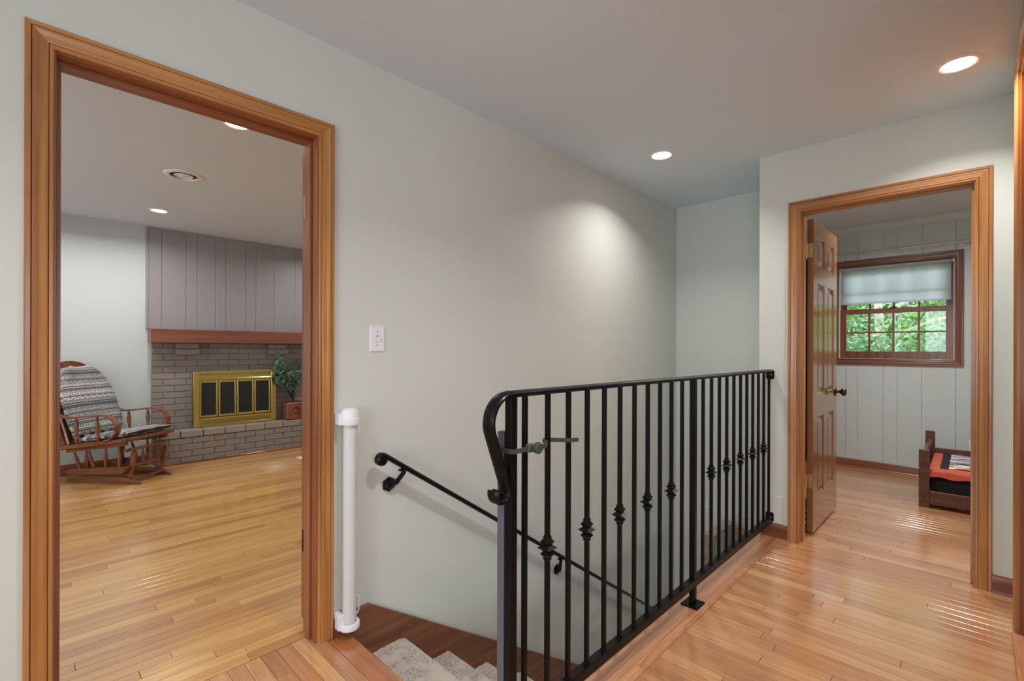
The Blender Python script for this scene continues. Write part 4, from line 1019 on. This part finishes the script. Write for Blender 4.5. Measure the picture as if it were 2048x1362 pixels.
rd = root('curtain_rod', (5.84, .6, 2.18), 'thin brushed metal curtain rod above the bedroom window', 'curtain rod')
obj('rod', MB().rod((5.84, -.02, 2.165), (5.84, 1.56, 2.165), .008, 12), M['chrome'], rd, smooth=True)
for y in (.055, 1.50):
    b_ = obj('rod_bracket', MB().box(5.835, XB, y - .004, y + .004, 2.150, 2.158, .001).box(XB - .005, XB, y - .012, y + .012, 2.13, 2.18, .002), M['chrome'], rd)
for y, sg in ((-.02, -1), (1.56, 1)): obj('finial', MB().lathe([(.008, 0), (.013, .004), (.014, .016), (.006, .024)], 14, T_((5.84, y, 2.165)) @ Matrix.Rotation(-sg * PI / 2, 4, 'X')), M['chrome'], rd, smooth=True)
cu = MB(); vs = []; fs = []; n = 60
for i in range(n + 1):
    y = 1.16 + .36 * i / n; x = 5.84 + .022 * sin(i * .85)
    vs += [(x, y, 2.16), (x * 1 + .004 * sin(i * 1.3), y, .04)]
for i in range(n): fs.append((2 * i, 2 * i + 1, 2 * i + 3, 2 * i + 2))
o = obj('curtain', cu.add(vs, fs), M['navy'], recalc=False, smooth=False); o.data.shade_smooth(); so = o.modifiers.new('thick', 'SOLIDIFY'); so.thickness = .003
tag(o, 'dark navy curtain hanging beside the window, glimpsed behind the open door', 'curtain')

rs = root('roller_shade', (XB + .035, .59, 2.02), 'white translucent roller shade pulled partway down the bedroom window', 'window shade')
obj('roller_tube', MB().rod((XB + .030, OY0 + .012, 2.018), (XB + .030, OY1 - .012, 2.018), .013, 16), M['shade'], rs, smooth=True)
vs = []; fs = []
for i, (x, z) in enumerate([(XB + .0435, 2.018), (XB + .0435, 1.85), (XB + .0432, 1.675)]): vs += [(x, .168, z), (x, OY1 - .018, z)]
obj('fabric', MB().add(vs, [(0, 1, 3, 2), (2, 3, 5, 4)]), M['shade'], rs)
obj('hem_bar', MB().box(XB + .039, XB + .048, .166, OY1 - .016, 1.660, 1.678, .003), M['shade'], rs)
for y in (OY0 + .002, OY1 - .012): obj('end_bracket', MB().box(XB + .016, XB + .046, y, y + .010, 2.0, 2.04, .002), M['chrome'], rs)
# stacked things behind the open door
for i, (dx, c_, lb) in enumerate(((0, lin(92, 104, 124), 'bottom'), (.02, lin(44, 42, 56), 'middle'), (.035, lin(58, 52, 62), 'top'))):
    r = root('book', (3.95, .87, i * .035), lb + ' dark hardback lying in the small stack behind the bedroom door', 'book', 'books stacked behind the bedroom door')
    z0 = i * .036
    obj('cover', MB().box(3.72 + dx, 4.0, .80 + dx * .3, .955, z0 + .001, z0 + .005, .001).box(3.72 + dx, 4.0, .80 + dx * .3, .955, z0 + .031, z0 + .035, .001).box(3.996, 4.0, .80 + dx * .3, .955, z0 + .005, z0 + .031), plain('book_cover_' + lb, c_, .5), r)
    obj('pages', MB().box(3.724 + dx, 3.996, .806 + dx * .3, .950, z0 + .005, z0 + .031), M['white'], r)

# ------------------------------------------------------------------ outside
g = obj('ground', MB().box(6.3, 40, -20, 20, -.9, -.8), M['grass']); tag(g, 'grassy yard outside the bedroom window', 'ground', kind='structure')
rt = random.Random(5)
def tree(x, y, h, rad, mt, label, low=.0, n=11000, ls=.095):
    r = root('tree', (x, y, -.8), label, 'tree', 'trees outside the bedroom window')
    P = [(x + .05 * math.sin(i), y + .04 * i, -.8 + (h + .4) * i / 6) for i in range(7)]
    obj('trunk', MB().tube(P, [.11 - .012 * i for i in range(7)], 9), M['bark'], r, smooth=True)
    bm = MB()
    for k in range(9):
        z = -.3 + h * (.25 + .07 * k); a = rt.uniform(0, 6.28); bm.tube([(x, y, z), (x + rad * .4 * cos(a), y + rad * .4 * sin(a), z + .25), (x + rad * .8 * cos(a), y + rad * .8 * sin(a), z + .35)], [.035, .022, .008], 6)
    obj('branches', bm, M['bark'], r)
    vs = []; fs = []
    cl = [(rt.uniform(-1, 1), rt.uniform(-1, 1), rt.uniform(0, 1), rt.uniform(.25, .5)) for _ in range(26)]
    for k in range(n):
        c0 = cl[k % 26]; d_ = Vector((rt.gauss(0, 1), rt.gauss(0, 1), rt.gauss(0, 1))).normalized() * (rt.random() ** .4) * c0[3] * rad
        p = Vector((x + c0[0] * rad * .75, y + c0[1] * rad * .75, -.8 + low + c0[2] * (h - low))) + d_
        a = Vector((rt.gauss(0, 1), rt.gauss(0, 1), rt.gauss(0, 1))).normalized() * ls * rt.uniform(.6, 1.2); b_ = a.orthogonal().normalized() * ls * .35
        q = len(vs); vs += [p - a * .5, p + b_, p + a * .5, p - b_]; fs.append((q, q + 1, q + 2, q + 3))
    f_ = obj('foliage', MB().add(vs, fs), mt, r, recalc=False); f_['kind'] = 'stuff'
tree(10.4, 2.3, 4.6, 1.9, M['fol2'], 'leafy green tree seen in the left panes of the bedroom window')
tree(11.5, .2, 4.4, 2.0, M['fol1'], 'bright green tree behind the middle panes of the bedroom window')
tree(9.6, .95, 3.2, 1.2, M['fol3'], 'cool green shrub close outside the bedroom window', ls=.07)
tree(14.5, 2.6, 5.5, 3.0, M['fol1'], 'tall bright tree farther behind the shrub outside', n=10000, ls=.2)
tree(15.5, -1.6, 5.5, 3.0, M['fol3'], 'tall pale green tree beside the neighbouring house', n=10000, ls=.2)
tree(21, 3.5, 8, 4.5, M['fol2'], 'broad dark green tree at the far left edge of the yard', n=9000, ls=.4)
tree(23, -2.5, 8.5, 4.8, M['fol1'], 'broad yellow green tree at the far end of the yard', n=9000, ls=.4)
nh = root('neighbour_house', (12.5, -2.6, -.8), 'pale neighbouring house wall seen in the right panes', 'house')
obj('wall', MB().box(12.2, 16, -5.2, -.92, -.8, 1.9), M['siding'], nh)
obj('corner_board', MB().box(12.1, 12.2, -1.02, -.88, -.8, 1.9, .004), M['tansiding'], nh)
obj('roof', MB().prism([(-5.5, 1.9), (-.7, 1.9), (-3.0, 3.2)], lambda a, b: (12.0, a, b), lambda a, b: (16.2, a, b)), M['roof'], nh)
for k in range(14): obj('siding_board', MB().box(12.175, 12.2, -5.2, -1.03, -.78 + k * .19, -.60 + k * .19, .004), M['siding'], nh)
